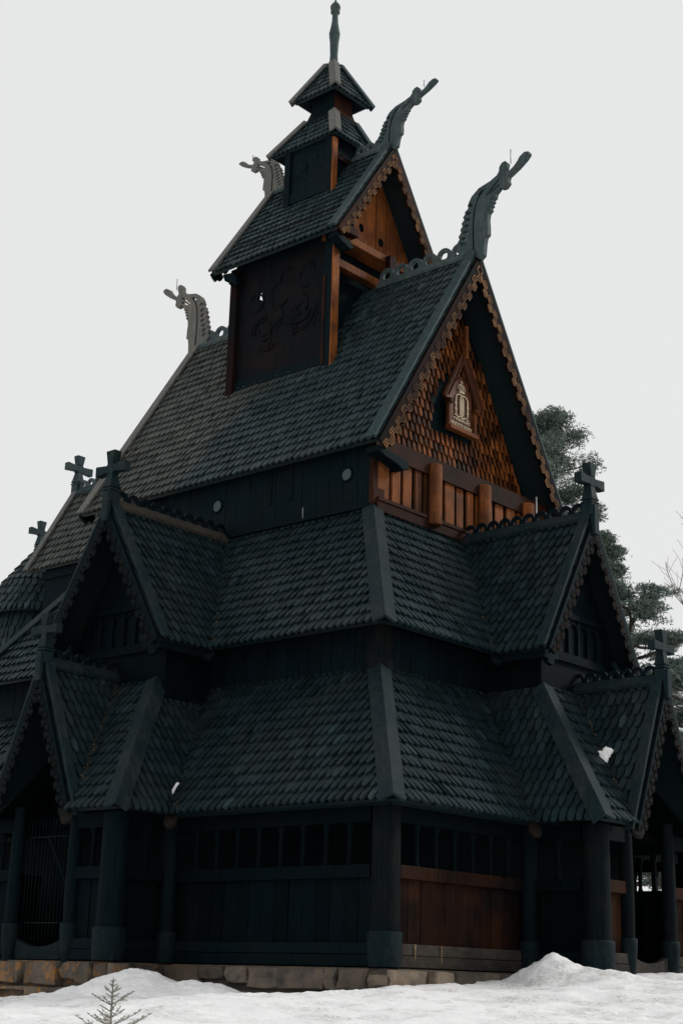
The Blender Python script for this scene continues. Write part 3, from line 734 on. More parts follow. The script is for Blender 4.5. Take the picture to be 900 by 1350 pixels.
def wall(p, q, out, mats, cols=.61, parent=CH, columns=True, panel=True):
    """one stretch of gallery wall: sill beam, boards, rail and small columns"""
    p, q, out = V((*p, 0)), V((*q, 0)), V(out); d = (q - p); L = d.length; d /= L
    sillm, boardm, railm, colm = mats
    mb = MB(); boarded(mb, p - out * .06, q - out * .06, .42, 1.66, out, .36, .045, .014, .02, (.7, 1.3))
    o = mb.build('gallery_wall', boardm, parent)
    mb = MB(); mb.obox(p - out * .1 + up * .004, d * L, out * .25, up * .21, .9); mb.obox(p - out * .1 + up * .225, d * L, out * .235, up * .205, 1.1); mb.build('sill_beam', sillm, o, bevel=.012)
    mb = MB(); mb.obox(p - out * .1 + up * 1.62, d * L, out * .22, up * .25); mb.build('rail', railm, o, bevel=.012)
    mb = MB(); mb.obox(p - out * .12 + up * 2.66, d * L, out * .24, up * .30); mb.build('top_plate', colm, o)
    if columns:
        n = max(1, round(L / cols))
        for i in range(1, n):
            c = p + d * (i * L / n); mb = MB()
            mb.lathe([(.075, 1.87), (.06, 1.93), (.045, 1.99), (.05, 2.3), (.045, 2.5), (.075, 2.58), (.085, 2.66)], c, 10)
            mb.build('arcade_column', colm, o)
    return o
WXo, SYo = GX - OFF, GY - OFF           # wall lines 8.0 / 6.64
tarset = (M_TAR, M_GAL, M_GAL, M_GAL)
redset = (M_BROWN, M_WPAN, M_WPAN, M_GAL)
hw, hs = BW - OFF, BS - OFF
xb, yb = WXo + PJW + .06, SYo + PJS + .03
# south
wall((WXo - .3, -SYo), (CS + hs + .2, -SYo), -ry, tarset)
wall((CS + hs, -SYo - .2), (CS + hs, -yb + .3), rx, tarset)
wall((CS - hs, -SYo), (-WXo, -SYo), -ry, tarset, columns=False)
wall((CS + .98 + .12, -yb), (CS + hs - .25, -yb), -ry, tarset, .5)
wall((CS - hs + .25, -yb), (CS - .98 - .12, -yb), -ry, tarset, .5)
wall((CS - hs, -SYo), (CS - hs, -yb + .3), -rx, tarset)
# west
wall((WXo, -SYo + .3), (WXo, -hw - .1), rx, redset, .59)
wall((WXo, hw + .1), (WXo, SYo - .3), rx, redset, .59)
wall((WXo + .15, -hw), (xb - .3, -hw), -ry, tarset, .5)
wall((WXo + .15, hw), (xb - .3, hw), ry, tarset, .5)
wall((xb, -hw + .25), (xb, -.98), rx, redset, .5)
wall((xb, .98), (xb, hw - .25), rx, redset, .5)
wall((-WXo, -SYo), (-WXo, SYo), -rx, tarset, columns=False)
wall((WXo, SYo), (-WXo, SYo), ry, tarset, .61)
mb = MB()
for y, z0, w_ in ((-5.92, .10, .035), (-5.10, .06, .03)):
    mb.prism([V((WXo + .153, y + a, b)) for a, b in [(-w_, .43), (w_, .43), (w_ * .7, z0 + .2), (w_ * .9, z0 + .1), (.0, z0), (-w_ * .5, z0 + .15)]], V((.004, 0, 0)))
mb.build('drip_stain', M_LITTER, CH)
# posts
post(WXo, -SYo, .285, .325, .64, CH, M_TARR, M_BASE)
post(WXo, SYo, .285, .325, .64, CH, M_TARR, M_BASE)
post(xb, -hw, .29, .335, .66, CH, M_TARR, M_BASE)
post(xb, hw, .29, .335, .66, CH, M_TARR, M_BASE)
post(WXo + .20, -hw - .22, .17, .21, .62, CH, M_TAR, M_BASE)
post(CS + hs, -yb, .29, .335, .66, CH, M_TAR, M_BASE)
post(CS - hs, -yb, .29, .335, .66, CH, M_TAR, M_BASE)
post(CS + hs + .22, -SYo - .20, .17, .21, .62, CH, M_TAR, M_BASE)
def porch_post(x, y, mat):
    mb = MB(); mb.lathe([(.15, .6), (.165, 1.3), (.15, 2.2), (.13, 3.2)], (x, y, 0), 18); o = mb.build('porch_post', mat, CH)
    mb = MB(); mb.lathe([(.135, -.05), (.16, .12), (.20, .55), (.205, .70), (.19, .735), (.14, .745)], (x, y, 0), 18); mb.build('post_base', M_BASE, o)
porch_post(xb + .04, -.88, M_TARR); porch_post(xb + .04, .88, M_TARR)
porch_post(CS - .97, -yb - .03, M_TAR); porch_post(CS + .98, -yb - .03, M_TAR)
def threshold(P, out, mat, s=.75):
    mb = MB(); pts = [(-s, .0), (s, .0), (s, .42)]
    for k in range(11):
        a = s - 2 * s * (k + .5) / 11; pts.append((a, .26 + .16 * (abs(a) / s) ** 2.2))
    pts.append((-s, .42)); mb.prism([P(a, b) for a, b in pts], V(out) * -.14); mb.build('threshold', mat, CH, bevel=.01)
threshold(lambda a, b: V((xb + .06, a, b)), rx, M_BROWN); threshold(lambda a, b: V((CS + a, -yb - .05, b)), -ry, M_BASE)
# wire grille hung in the south portal
mb = MB()
for i in range(15): mb.tube([(CS - .8 + i * .115, -yb + .12, .3), (CS - .8 + i * .115 + R.uniform(-.03, .03), -yb + .12, 2.95)], .008, 4)
mb.tube([(CS - .8, -yb + .11, 2.55), (CS + .8, -yb + .11, 2.55)], .014, 5); mb.tube([(CS - .8, -yb + .11, .75), (CS + .8, -yb + .11, .75)], .014, 5); mb.tube([(CS - .1, -yb + .1, 2.55), (CS + .8, -yb + .1, 1.25)], .016, 5)
mb.build('portal_grille', M_BASE, CH)
# floor of gallery
mb = MB(); mb.box(-WXo, WXo, -SYo, SYo, -.02, .1); mb.box(WXo, xb - .1, -hw, hw, -.02, .1); mb.box(CS - hs, CS + hs, -yb + .1, -SYo, -.02, .1); mb.build('gallery_floor', M_TAR, CH)

# ------------------------------------------------------------------ stone foundation
def stones(mb, p, q, out, z0, z1, rnd, wmin=.35, wmax=1.0):
    p, q, out = V((*p, 0)), V((*q, 0)), V(out); d = q - p; L = d.length; d /= L
    z = z1; rows = 0
    while z > z0 + .02:
        h = rnd.uniform(.36, .50) if rows == 0 else rnd.uniform(.20, .34); h = min(h, z - z0 + .1)
        a = -rnd.uniform(0, .3)
        while a < L:
            w = rnd.uniform(wmin, wmax); hh = h - (rnd.uniform(.10, .2) if rnd.random() < .2 else rnd.uniform(0, .05))
            j = lambda s=.065: rnd.uniform(-s, s)
            dpt = rnd.uniform(.02, .20)
            g = .03
            A0 = p + d * max(a + g, 0) ; W0 = min(w - 2 * g, L - a)
            if W0 > .08:
                fr = []
                for (u_, v_) in ((0, 0), (.5, -.02), (1, 0), (1.02, .5), (1, 1), (.5, 1.02), (0, 1), (-.02, .5)):
                    fr.append(A0 + d * (W0 * u_ + j()) + up * (z - hh + (hh - g) * v_ + (j(.02) if v_ < .9 else -abs(j(.02)))))
                back = [x - out * .35 for x in fr]; mid = [x + out * (dpt - .04 + j(.02)) for x in fr]
                cen = sum(fr, V((0, 0, 0))) / 8
                face = [cen + (x - cen) * rnd.uniform(.80, .95) + out * (dpt + j(.03)) for x in fr]
                vs = back + mid + face; n = 8
                fs = [(i, (i + 1) % n, (i + 1) % n + n, i + n) for i in range(n)] + [(i + n, (i + 1) % n + n, (i + 1) % n + 2 * n, i + 2 * n) for i in range(n)] + [tuple(range(2 * n, 3 * n))]
                mb.add(vs, fs, rnd.uniform(.45, 1.45))
            a += w
        z -= h; rows += 1
rs = random.Random(5)
mb = MB()
stones(mb, (CS + hs + .35, -SYo - .22), (WXo + .3, -SYo - .22), -ry, -1.05, -.012, rs, .28, 1.25)
stones(mb, (CS - hs - .4, -yb - .2), (CS + hs + .4, -yb - .2), -ry, -1.3, -.012, rs, .28, .95)
stones(mb, (CS + hs + .30, -yb - .2), (CS + hs + .30, -SYo - .2), rx, -.95, -.012, rs, .4, .9)
stones(mb, (WXo + .22, -SYo - .3), (WXo + .22, -hw - .2), rx, -.9, -.012, rs, .5, 1.2)
stones(mb, (WXo + .3, -hw - .26), (xb + .3, -hw - .26), -ry, -.9, -.03, rs, .5, 1.2)
FD = mb.build('foundation', M_STONE, CH)
mb = MB(); mb.box(-WXo, WXo + .15, -SYo - .15, SYo, -1.4, -.022); mb.box(CS - hs - .3, CS + hs + .2, -yb - .12, -SYo, -1.4, -.022); mb.box(WXo, xb + .15, -hw - .2, hw + .2, -1.4, -.022)
mb.build('foundation_core', M_STONE, FD)

# ------------------------------------------------------------------ ridge turret
TX, TY, TRX, TEY, TZ5, TZR = 1.843, 1.754, 2.33, 2.235, 18.80, 22.20
zi = ZR - zs * TY
mb = MB()
holep = [(-.98, 17.82), (-.92, 18.02), (-.86, 18.03), (-.82, 17.9), (-.74, 17.8), (-.76, 17.6), (-.82, 17.55), (-.85, 17.75), (-.9, 17.78)]
mb.plate([(-TX + .1, zi + .25), (TX - .1, zi + .25), (TX - .1, 19.75), (-TX + .1, 19.75)], [holep], lambda a, b, c: V((a, -TY + .02 + c, b)), .08)
TW = mb.build('turret_wall', M_PANEL, CH)
mb = MB()
for y in (TY - .1,): mb.box(-TX, TX, y, y + .1, zi - .2, 19.4)
mb.box(-TX, -TX + .1, -TY, -1.35, zi - .5, 19.4); mb.box(-TX, -TX + .1, .6, TY, zi - .5, 19.4); mb.box(-TX, -TX + .1, -1.35, .6, zi - .5, 17.4); mb.box(-TX, -TX + .1, -1.35, .6, 19.2, 19.95)
mb.box(1.3, 1.4, -TY + .1, TY, zi - .5, 19.4)
mb.box(-1.7, 1.3, -.4, 1.7, zi, 17.2)
mb.build('turret_inner_wall', M_TAR, TW)
for q in ((-TX - .05, TX, -TY - .04, -TY + .12, zi + .05, zi + .32), (-TX, TX, -TY - .03, -TY + .1, 18.75, 19.0)): mb = MB(); mb.box(*q); mb.build('turret_beam', M_TAR, TW, bevel=.015)
mb = MB()   # carved tendrils in relief on the side panel
def arc(cx, cz, r, a0, a1, w=.035, n=14): mb.tube([V((cx + math.cos(a0 + (a1 - a0) * k / n) * r, -TY + .015, cz + math.sin(a0 + (a1 - a0) * k / n) * r * 1.1)) for k in range(n + 1)], w, 6)
rc = random.Random(3)
for cx, cz, r in ((-.75, 16.75, .42), (-.72, 16.8, .26), (-.6, 16.5, .3), (.72, 16.95, .46), (.75, 17.0, .28), (.6, 17.2, .36), (-.1, 17.65, .34), (.85, 18.0, .32), (-.95, 17.7, .26), (.2, 18.1, .3), (-.4, 17.1, .3), (.1, 16.5, .34)):
    for k in range(3):
        a = rc.uniform(0, 6.3); arc(cx + rc.uniform(-.08, .08), cz + rc.uniform(-.08, .08), r * rc.uniform(.7, 1.15), a, a + rc.uniform(.7, 2.2), rc.uniform(.018, .04))
mb.build('panel_carving', M_PANEL, TW)
def tpost(x, y, z0, z1, mat, w=.24):
    mb = MB(); mb.box(x - w / 2, x + w / 2, y - w / 2, y + w / 2, z0, z1); mb.build('turret_post', mat, TW, bevel=.02)
tpost(TX - .08, -TY - .02, zi - .35, 19.2, M_TAR, .26); tpost(-TX + .05, -TY - .02, zi - .5, 18.9, M_DKRED, .26)
mb = MB(); mb.box(TX + .052, TX + .11, -TY - .15, -TY + .10, zi - .25, 19.1, 1.3); mb.build('corner_board', M_ORANGE, TW, bevel=.01)
mb = MB(); mb.box(TX - .23, TX - .15, -TY - .18, -TY - .09, zi + .0, 17.7, 1.); mb.build('corner_board', M_RED, TW, bevel=.01)
mb = MB(); mb.box(1.62, 1.86, -TY, TY, 18.05, 18.28, 1.); mb.build('tie_beam', M_ORANGE, TW, bevel=.015)
mb = MB(); mb.box(1.70, 2.25, -TY - .1, -TY + .5, 18.88, 19.12); mb.build('wall_plate_end', M_RED, TW, bevel=.02)
mb = MB()
tS = [(-TRX, -TEY, TZ5), (TRX, -TEY, TZ5), (TRX, 0, TZR), (-TRX, 0, TZR)]
tN = [(-TRX, TEY, TZ5), (TRX, TEY, TZ5), (TRX, 0, TZR), (-TRX, 0, TZR)]
roof(mb, tS, .30, .20); roof(mb, tN, shingles=False)
TR = mb.build('turret_roof', M_TILE3, CH)
tn = [plane_frame(tS)[2], plane_frame(tN)[2]]
for sg, nn in ((-1, tn[0]), (1, tn[1])):
    verge((TRX, sg * TEY, TZ5), (TRX, 0, TZR), -rx, nn, TR, M_CAP, .26); verge((-TRX, sg * TEY, TZ5), (-TRX, 0, TZR), rx, nn, TR, M_GREY if sg < 0 else M_CAP, .26)
    zig_barge((TRX, sg * TEY, TZ5 - .04), (TRX, 0, TZR - .07), rx, TR, M_RED, M_ZIG, .34)
    zig_barge((-TRX, sg * TEY, TZ5 - .04), (-TRX, 0, TZR - .07), -rx, TR, M_TAR, M_ZIGD, .34)
crest((1.0, 0, TZR + .02), (TRX - .3, 0, TZR + .02), TR, M_DRAGON, .15, .09); crest((-TRX + .3, 0, TZR + .02), (-.85, 0, TZR + .02), TR, M_DRAGON, .15, .09)
dragon(TRX - .08, TZR + .0, .92, .645, 1, TR, M_DRAGON, .06, .15); dragon(-TRX + .06, TZR + .0, .90, .66, -1, TR, M_GREY, 0., .13)
rod((3.42, 0, TZR + 1.5), .2, TR); rod((-3.2, 0, TZR + 1.5), .2, TR)
mb = MB()
for sg in (-1, 1):
    mb.prism([V((-TRX + .3 + b * .9, sg * (TEY - .12) - sg * a * .3, TZ5 - .08 + c)) for a, b, c in [(0, 0, 0), (0, .1, -.22), (0, .25, -.2), (0, .3, -.38), (0, .45, -.34), (0, .52, -.5), (0, .62, -.42), (0, .58, -.2), (0, .42, -.05)]], V((0, .14, 0)))
mb.build('eave_corbel', M_TAR, TR)
mb = MB()
mb.prism([V((TRX - .34, -TEY + .05 + a, TZ5 - .1 + b)) for a, b in [(0, 0), (.55, -.1), (.7, -.25), (.5, -.34), (.35, -.26), (.2, -.24), (.0, -.12)]], V((.32, 0, 0))); mb.build('eave_corbel', M_TAR, TR, bevel=.02)
# turret west gable: orange boards with two round holes
mb = MB(); gx = 1.58; tsl = (TZR - TZ5) / TEY
yy = -1.75; gz = 18.98
while yy < 1.7:
    w_ = R.uniform(.42, .56); y1 = min(yy + w_, 1.75)
    za, zb2 = TZR - .22 - abs(yy + .01) * tsl, TZR - .22 - abs(y1 - .02) * tsl
    pol = [(yy + .012, gz), (y1 - .012, gz), (y1 - .012, max(zb2, gz + .02)), (yy + .012, max(za, gz + .02))]
    if yy < 0 < y1: pol.insert(3, (0, TZR - .22))
    mb.prism([V((gx, a, b)) for a, b in pol], V((.05 + R.uniform(0, .015), 0, 0)), R.uniform(.7, 1.2)); yy = y1
TG = mb.build('turret_gable', M_ORANGE, CH)
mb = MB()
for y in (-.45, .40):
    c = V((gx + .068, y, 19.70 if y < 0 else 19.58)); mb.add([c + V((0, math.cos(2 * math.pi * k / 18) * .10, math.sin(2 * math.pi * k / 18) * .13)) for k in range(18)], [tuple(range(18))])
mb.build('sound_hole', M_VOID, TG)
gx = 1.78; mb = MB(); mb.box(gx - .3, gx + .24, -TEY + .35, TEY - .35, 18.78, 19.0, 1.); mb.build('gable_beam', M_ORANGE, TG, bevel=.015)
mb = MB(); mb.box(gx + .24, gx + .42, .15, .45, 18.35, 18.95, .8); mb.build('beam_post', M_RED, TG, bevel=.02)

# ------------------------------------------------------------------ upper stage of the turret and the spire
UXh, UYh = .80, .86
ui = TZR - tsl * UYh
mb = MB(); mb.box(-UXh, UXh, -UYh, .62, ui - .1, 22.9, .8)
mb.box(-UXh + .12, UXh - .12, -UYh - .02, -UYh, ui + .42, 22.7, 1.1); mb.box(-UXh - .02, UXh + .02, -UYh - .07, -UYh + .05, ui + .08, ui + .40, 1.2)
US = mb.build('lantern_wall', M_TAR, CH)
for x, mt, dz in ((UXh, M_TAR, -.35), (-UXh, M_TAR, -.75)):
    mb = MB(); mb.box(x - .12, x + .10, -UYh - .10, -UYh + .10, ui + dz + .25, 22.75); mb.build('lantern_post', mt, US, bevel=.015)
mb = MB(); mb.box(UXh + .102, UXh + .16, -UYh - .09, -UYh + .09, ui - .05, 22.6, 1.25); mb.build('corner_board', M_ORANGE, US)
mb = MB(); mb.box(UXh, UXh + .08, -UYh, .6, 22.05, 22.2); mb.build('tie_beam', M_RED, US)
mb = MB()
for k in range(12):
    a0 = rc.uniform(0, 6.3); rr = rc.uniform(.08, .24); cx = rc.uniform(-.38, .38); cz = rc.uniform(21.75, 22.3)
    mb.tube([V((cx + rr * math.cos(a0 + i * .28), -UYh - .02, cz + rr * math.sin(a0 + i * .28))) for i in range(rc.randint(4, 9))], rc.uniform(.014, .028), 5)
mb.build('panel_carving', M_TAR, US)
def ring_roof(name, x0, x1, y0, y1, ze, X0, X1, Y0, Y1, zt, capw, lastcap=True):
    e = [V((x0, y0, ze)), V((x1, y0, ze)), V((x1, y1, ze)), V((x0, y1, ze))]; t = [V((X0, Y0, zt)), V((X1, Y0, zt)), V((X1, Y1, zt)), V((X0, Y1, zt))]
    mb = MB(); polys = []
    for i in range(4):
        j = (i + 1) % 4; p = [e[i], e[j], t[j], t[i]]; polys.append(p); roof(mb, p, .26, .17, .04, shingles=i in (0, 1))
    o = mb.build(name, M_TILE3, CH)
    for i in range(4): hip_cap(e[i], t[i], polys[i], polys[i - 1], o, M_GREY if i in (0, 1) else M_CAP, capw)
    return o
ring_roof('lantern_roof', -1.42, 1.05, -1.0, .66, 22.70, -.50, .47, -.44, .40, 23.78, .11)
mb = MB(); c0, c1 = .43, .43
prof = [(.60, 23.60), (.50, 23.85), (.43, 24.1), (.42, 24.5)]
for (r0, z0), (r1, z1) in zip(prof, prof[1:]):
    e = [V((sx * r0, sy * r0, z0)) for sx, sy in ((-1, -1), (1, -1), (1, 1), (-1, 1))]; t = [V((sx * r1, sy * r1, z1)) for sx, sy in ((-1, -1), (1, -1), (1, 1), (-1, 1))]
    mb.add(e + t, [(i, (i + 1) % 4, (i + 1) % 4 + 4, i + 4) for i in range(4)])
NK = mb.build('spire_neck', M_TAR, CH)
mb = MB()
for (r0, z0), (r1, z1) in zip(prof[1:], prof[2:]):
    mb.add([V((r0 + .008, -r0 + .03, z0)), V((r0 + .008, r0 - .03, z0)), V((r1 + .008, r1 - .03, z1)), V((r1 + .008, -r1 + .03, z1))], [(0, 1, 2, 3)])
mb.build('neck_boards', M_RED, NK)
ring_roof('spire_roof', -.80, .78, -.77, .77, 24.40, -.09, .09, -.09, .09, 25.72, .10)
mb = MB()
mb.lathe([(.20, 25.58), (.20, 25.74), (.17, 25.80), (.13, 25.84), (.115, 26.1), (.135, 26.55), (.16, 26.74), (.15, 26.78), (.165, 26.80), (.165, 26.86), (.145, 26.88), (.15, 26.94), (.13, 27.02), (.095, 27.25), (.085, 27.50), (.10, 27.54), (.14, 27.56), (.14, 27.62), (.11, 27.65), (.15, 27.70), (.155, 27.78), (.10, 27.88), (.04, 27.93), (.03, 28.0)], (0, 0, 0), 18)
mb.build('spire', M_DRAGON, CH)
rod((0, 0, 27.9), .4, CH, .018)

# ------------------------------------------------------------------ chancel and round apse behind
CX, ZC, CY, ZCE = 10.42, 14.32, 1.62, 11.43
mb = MB()
cS = [(-CX, -CY, ZCE), (-NX, -CY, ZCE), (-NX, 0, ZC), (-CX, 0, ZC)]; cN = [(-CX, CY, ZCE), (-NX, CY, ZCE), (-NX, 0, ZC), (-CX, 0, ZC)]
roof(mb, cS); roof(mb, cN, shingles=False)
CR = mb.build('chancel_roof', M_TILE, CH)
for p, sg in ((cS, -1), (cN, 1)): verge((-CX, sg * CY, ZCE), (-CX, 0, ZC), rx, plane_frame(p)[2], CR, M_GREY, .24)
crest((-CX + .2, 0, ZC + .02), (-NX - .5, 0, ZC + .02), CR, M_DRAGON, .15, .09, base_mat=M_CAP)
cross((-CX + .05, 0, ZC + .12), ry, CR, M_CAP, 1.14)
mb = MB(); mb.box(-CX + .5, -NX, -1.32, 1.32, 4, 11.6); mb.prism([(-CX + .5, -1.35, 11.5), (-CX + .5, 1.35, 11.5), (-CX + .5, 0, 13.9)], (.1, 0, 0)); mb.box(-CX + .45, -NX, -1.40, -1.32, 11.15, 11.4, 1.3); mb.build('chancel_wall', M_TAR, CH)
ac = V((-11.8, -.1, 0)); n = 18
def ring_shingles(mb, r0, z0, r1, z1, e=.3, w=.21):
    for k in range(n):
        a, b = 2 * math.pi * k / n, 2 * math.pi * (k + 1) / n
        f = lambda r, an, z: ac + V((r * math.cos(an), r * math.sin(an), z))
        mid = (a + b) / 2
        roof(mb, [f(r0, a, z0), f(r0, b, z0), f(r1, b, z1), f(r1, a, z1)], e, w, .04, lip=.02 if r0 < 1.2 else .05, outward=(math.cos(mid), math.sin(mid), .2), shingles=math.sin(mid) < .5)
mb = MB(); ring_shingles(mb, 1.58, 10.4, 1.12, 11.45); ring_shingles(mb, 1.12, 11.45, .10, 12.75); AP = mb.build('apse_roof', M_TILE3, CH)
mb = MB(); ring_shingles(mb, 1.15, 7.0, 1.14, 10.6, .33, .25); mb.build('apse_wall', M_TILE2, AP)
cross(ac + V((-.1, 0, 12.65)), ry, AP, M_CAP, 1.0)

# ------------------------------------------------------------------ snow-covered ground
CTRL = [(-.65, -8.5, -.84), (1.3, -8.5, -.80), (2.6, -8.4, -.72), (4, -6.95, -.58), (5.4, -7.0, -.72), (6.6, -7.0, -.66), (7.5, -7.0, -.48), (6.0, -7.8, -.70), (8.2, -7.6, -.50), (8.4, -6.9, -.30), (8.4, -5.6, -.27), (8.3, -3.2, -.19), (9.7, -2.3, -.04), (10.3, -.6, .0),
        (10.2, 1.0, .02), (10.6, 4, .05), (12, 8, .05), (-8, -9, -1.0), (-14, -9, -1.0), (26.8, -29.6, -1.95), (20, -22, -1.35), (14, -16, -.84), (11, -11, -.58), (16, -10, -.75), (22, -12, -1.1), (6, -14, -.92), (0, -14, -1.0), (-4, -20, -1.4), (14, -26, -1.6), (12, -3, -.20), (16, -2, -.35), (14, 6, -.1), (0, 0, -.5), (0, 12, 0), (-12, 12, 0), (-14, 0, -.5), (-30, 20, 0), (20, 30, 0), (60, -60, -3), (-60, -60, -2), (60, 60, 0), (-60, 80, 1)]
CA = np.array(CTRL)
def ground(x, y, detail=True):
    d2 = (CA[:, 0] - x) ** 2 + (CA[:, 1] - y) ** 2 + .25
    w = d2 ** -1.7; z = float((w * CA[:, 2]).sum() / w.sum())
    if detail and abs(x - 8) < 30 and abs(y + 12) < 30:
        q = V((x * .55, y * .55, 1.3)); z += .09 * noise.noise(q) + .055 * noise.noise(q * 3.1) + .045 * abs(noise.noise(q * 7.3)) + .03 * abs(noise.noise(q * 15.1))
        rut = noise.noise(V((x * .25 + y * .22, (x - y) * .9, 4.))); z -= .07 * max(0, rut)
    return z
def axis(lo, hi, step, far):
    a = list(np.arange(lo, hi, step)); s_ = step; x = hi; o = []
    while x < far: o.append(x); s_ *= 1.35; x += s_
    s_ = step; x = lo; p = []
    while x > -far:
        s_ *= 1.35; x -= s_; p.append(x)
    return p[::-1] + a + o
xs = axis(-2, 18, .085, 900); ys = axis(-20, 1, .085, 900)
mb = MB(); vs = [(x, y, ground(x, y)) for y in ys for x in xs]; nx = len(xs)
mb.add(vs, [(j * nx + i, j * nx + i + 1, (j + 1) * nx + i + 1, (j + 1) * nx + i) for j in range(len(ys) - 1) for i in range(nx - 1)], 1., True)
tag(mb.build('snow_ground', M_SNOW, recalc=False), kind='structure')

def heap(name, lobes, x0, x1, y0, y1, label, seed):
    st = .05; mb = MB(); nx_ = int((x1 - x0) / st) + 1; ny_ = int((y1 - y0) / st) + 1; vs = []; hs = []
    for j in range(ny_):
        for i in range(nx_):
            x, y = x0 + i * st, y0 + j * st; h = 0
            for cx, cy, r, hh, pw in lobes:
                d = math.hypot(x - cx, y - cy) / r
                d += .14 * noise.noise(V((x * 1.6, y * 1.6, seed)))
                if d < 1: h = max(h, hh * (1 - d) ** pw)
            h += (.05 * noise.noise(V((x * 3, y * 3, seed))) + .045 * abs(noise.noise(V((x * 7, y * 7, seed)))) + .02 * noise.noise(V((x * 16, y * 16, seed)))) * min(1, h * 6)
            hs.append(h); vs.append((x, y, ground(x, y) + h - .02 if h > 0 else ground(x, y) - .12))
    fs = []
    for j in range(ny_ - 1):
        for i in range(nx_ - 1):
            q = (j * nx_ + i, j * nx_ + i + 1, (j + 1) * nx_ + i + 1, (j + 1) * nx_ + i)
            if max(hs[k] for k in q) > 0: fs.append(q)
    mb.add(vs, fs, 1., True)
    o = mb.build(name, M_SNOWC if seed < 5 else M_SNOW, recalc=False); return tag(o, label, 'snow heap', 'shovelled snow heaps')
heap('snow_heap', [(3.35, -8.5, 1.45, .60, .8), (4.5, -8.2, 1.5, .30, .7), (2.5, -9.2, 1.3, .25, .9)], 1.2, 7., -10.6, -6.6, 'broad white snow heap against the stone foundation behind the spruce sapling', 2.)
heap('snow_heap', [(9.36, -3.1, 1.0, .52, 1.1), (10.1, -2.9, 1.1, .20, .8), (9.9, -3.5, .9, .16, .9)], 7.9, 12, -5.2, -1.6, 'pointed snow heap with a dirty patch below the porch on the gable side', 7.)

def patch(c, u, v, n, r, label, seed):
    mb = MB(); c, u, v, n = V(c), V(u).normalized(), V(v).normalized(), V(n); k = 22; rg = [[] for _ in range(4)]
    for i in range(k):
        a = 2 * math.pi * i / k; rr = r * (1 + .8 * noise.noise(V((math.cos(a) * 1.6, math.sin(a) * 1.6, seed))))
        for j, (f, h) in enumerate(((1., 0.06), (.9, .12), (.6, .14), (.25, .145))): rg[j].append(c + (u * math.cos(a) * 1.0 + v * math.sin(a) * .9) * rr * f + n * (h + (.03 * noise.noise(V((a, f * 3, seed)))))) 
    vs = sum(rg, []); fs = [(j * k + i, j * k + (i + 1) % k, (j + 1) * k + (i + 1) % k, (j + 1) * k + i) for j in range(3) for i in range(k)] + [tuple(range(3 * k, 4 * k))]
    mb.add(vs, fs, 1., True); o = mb.build('snow_patch', M_SNOWC); return tag(o, label, 'snow patch')
n_p = plane_frame([(GX + PJW, -1.32, Z1), (GX + PJW, -.88, 2.88), (GX + PJW, 0, 6.17), (AX + PJW, 0, 6.17)])[2]
patch((9.25, -.86, 4.50), (1, .25, 0), (0, .35, .9), V((.45, -.8, .35)), .20, 'small melting patch of snow caught in a shingled roof valley by the porch gable', 3.3)
patch((2.62, -7.06, 3.50), (.5, 0, .6), (0, .4, .6), V((.2, -.8, .5)), .10, 'tiny sliver of snow in the low roof valley above the heap', 8.1)

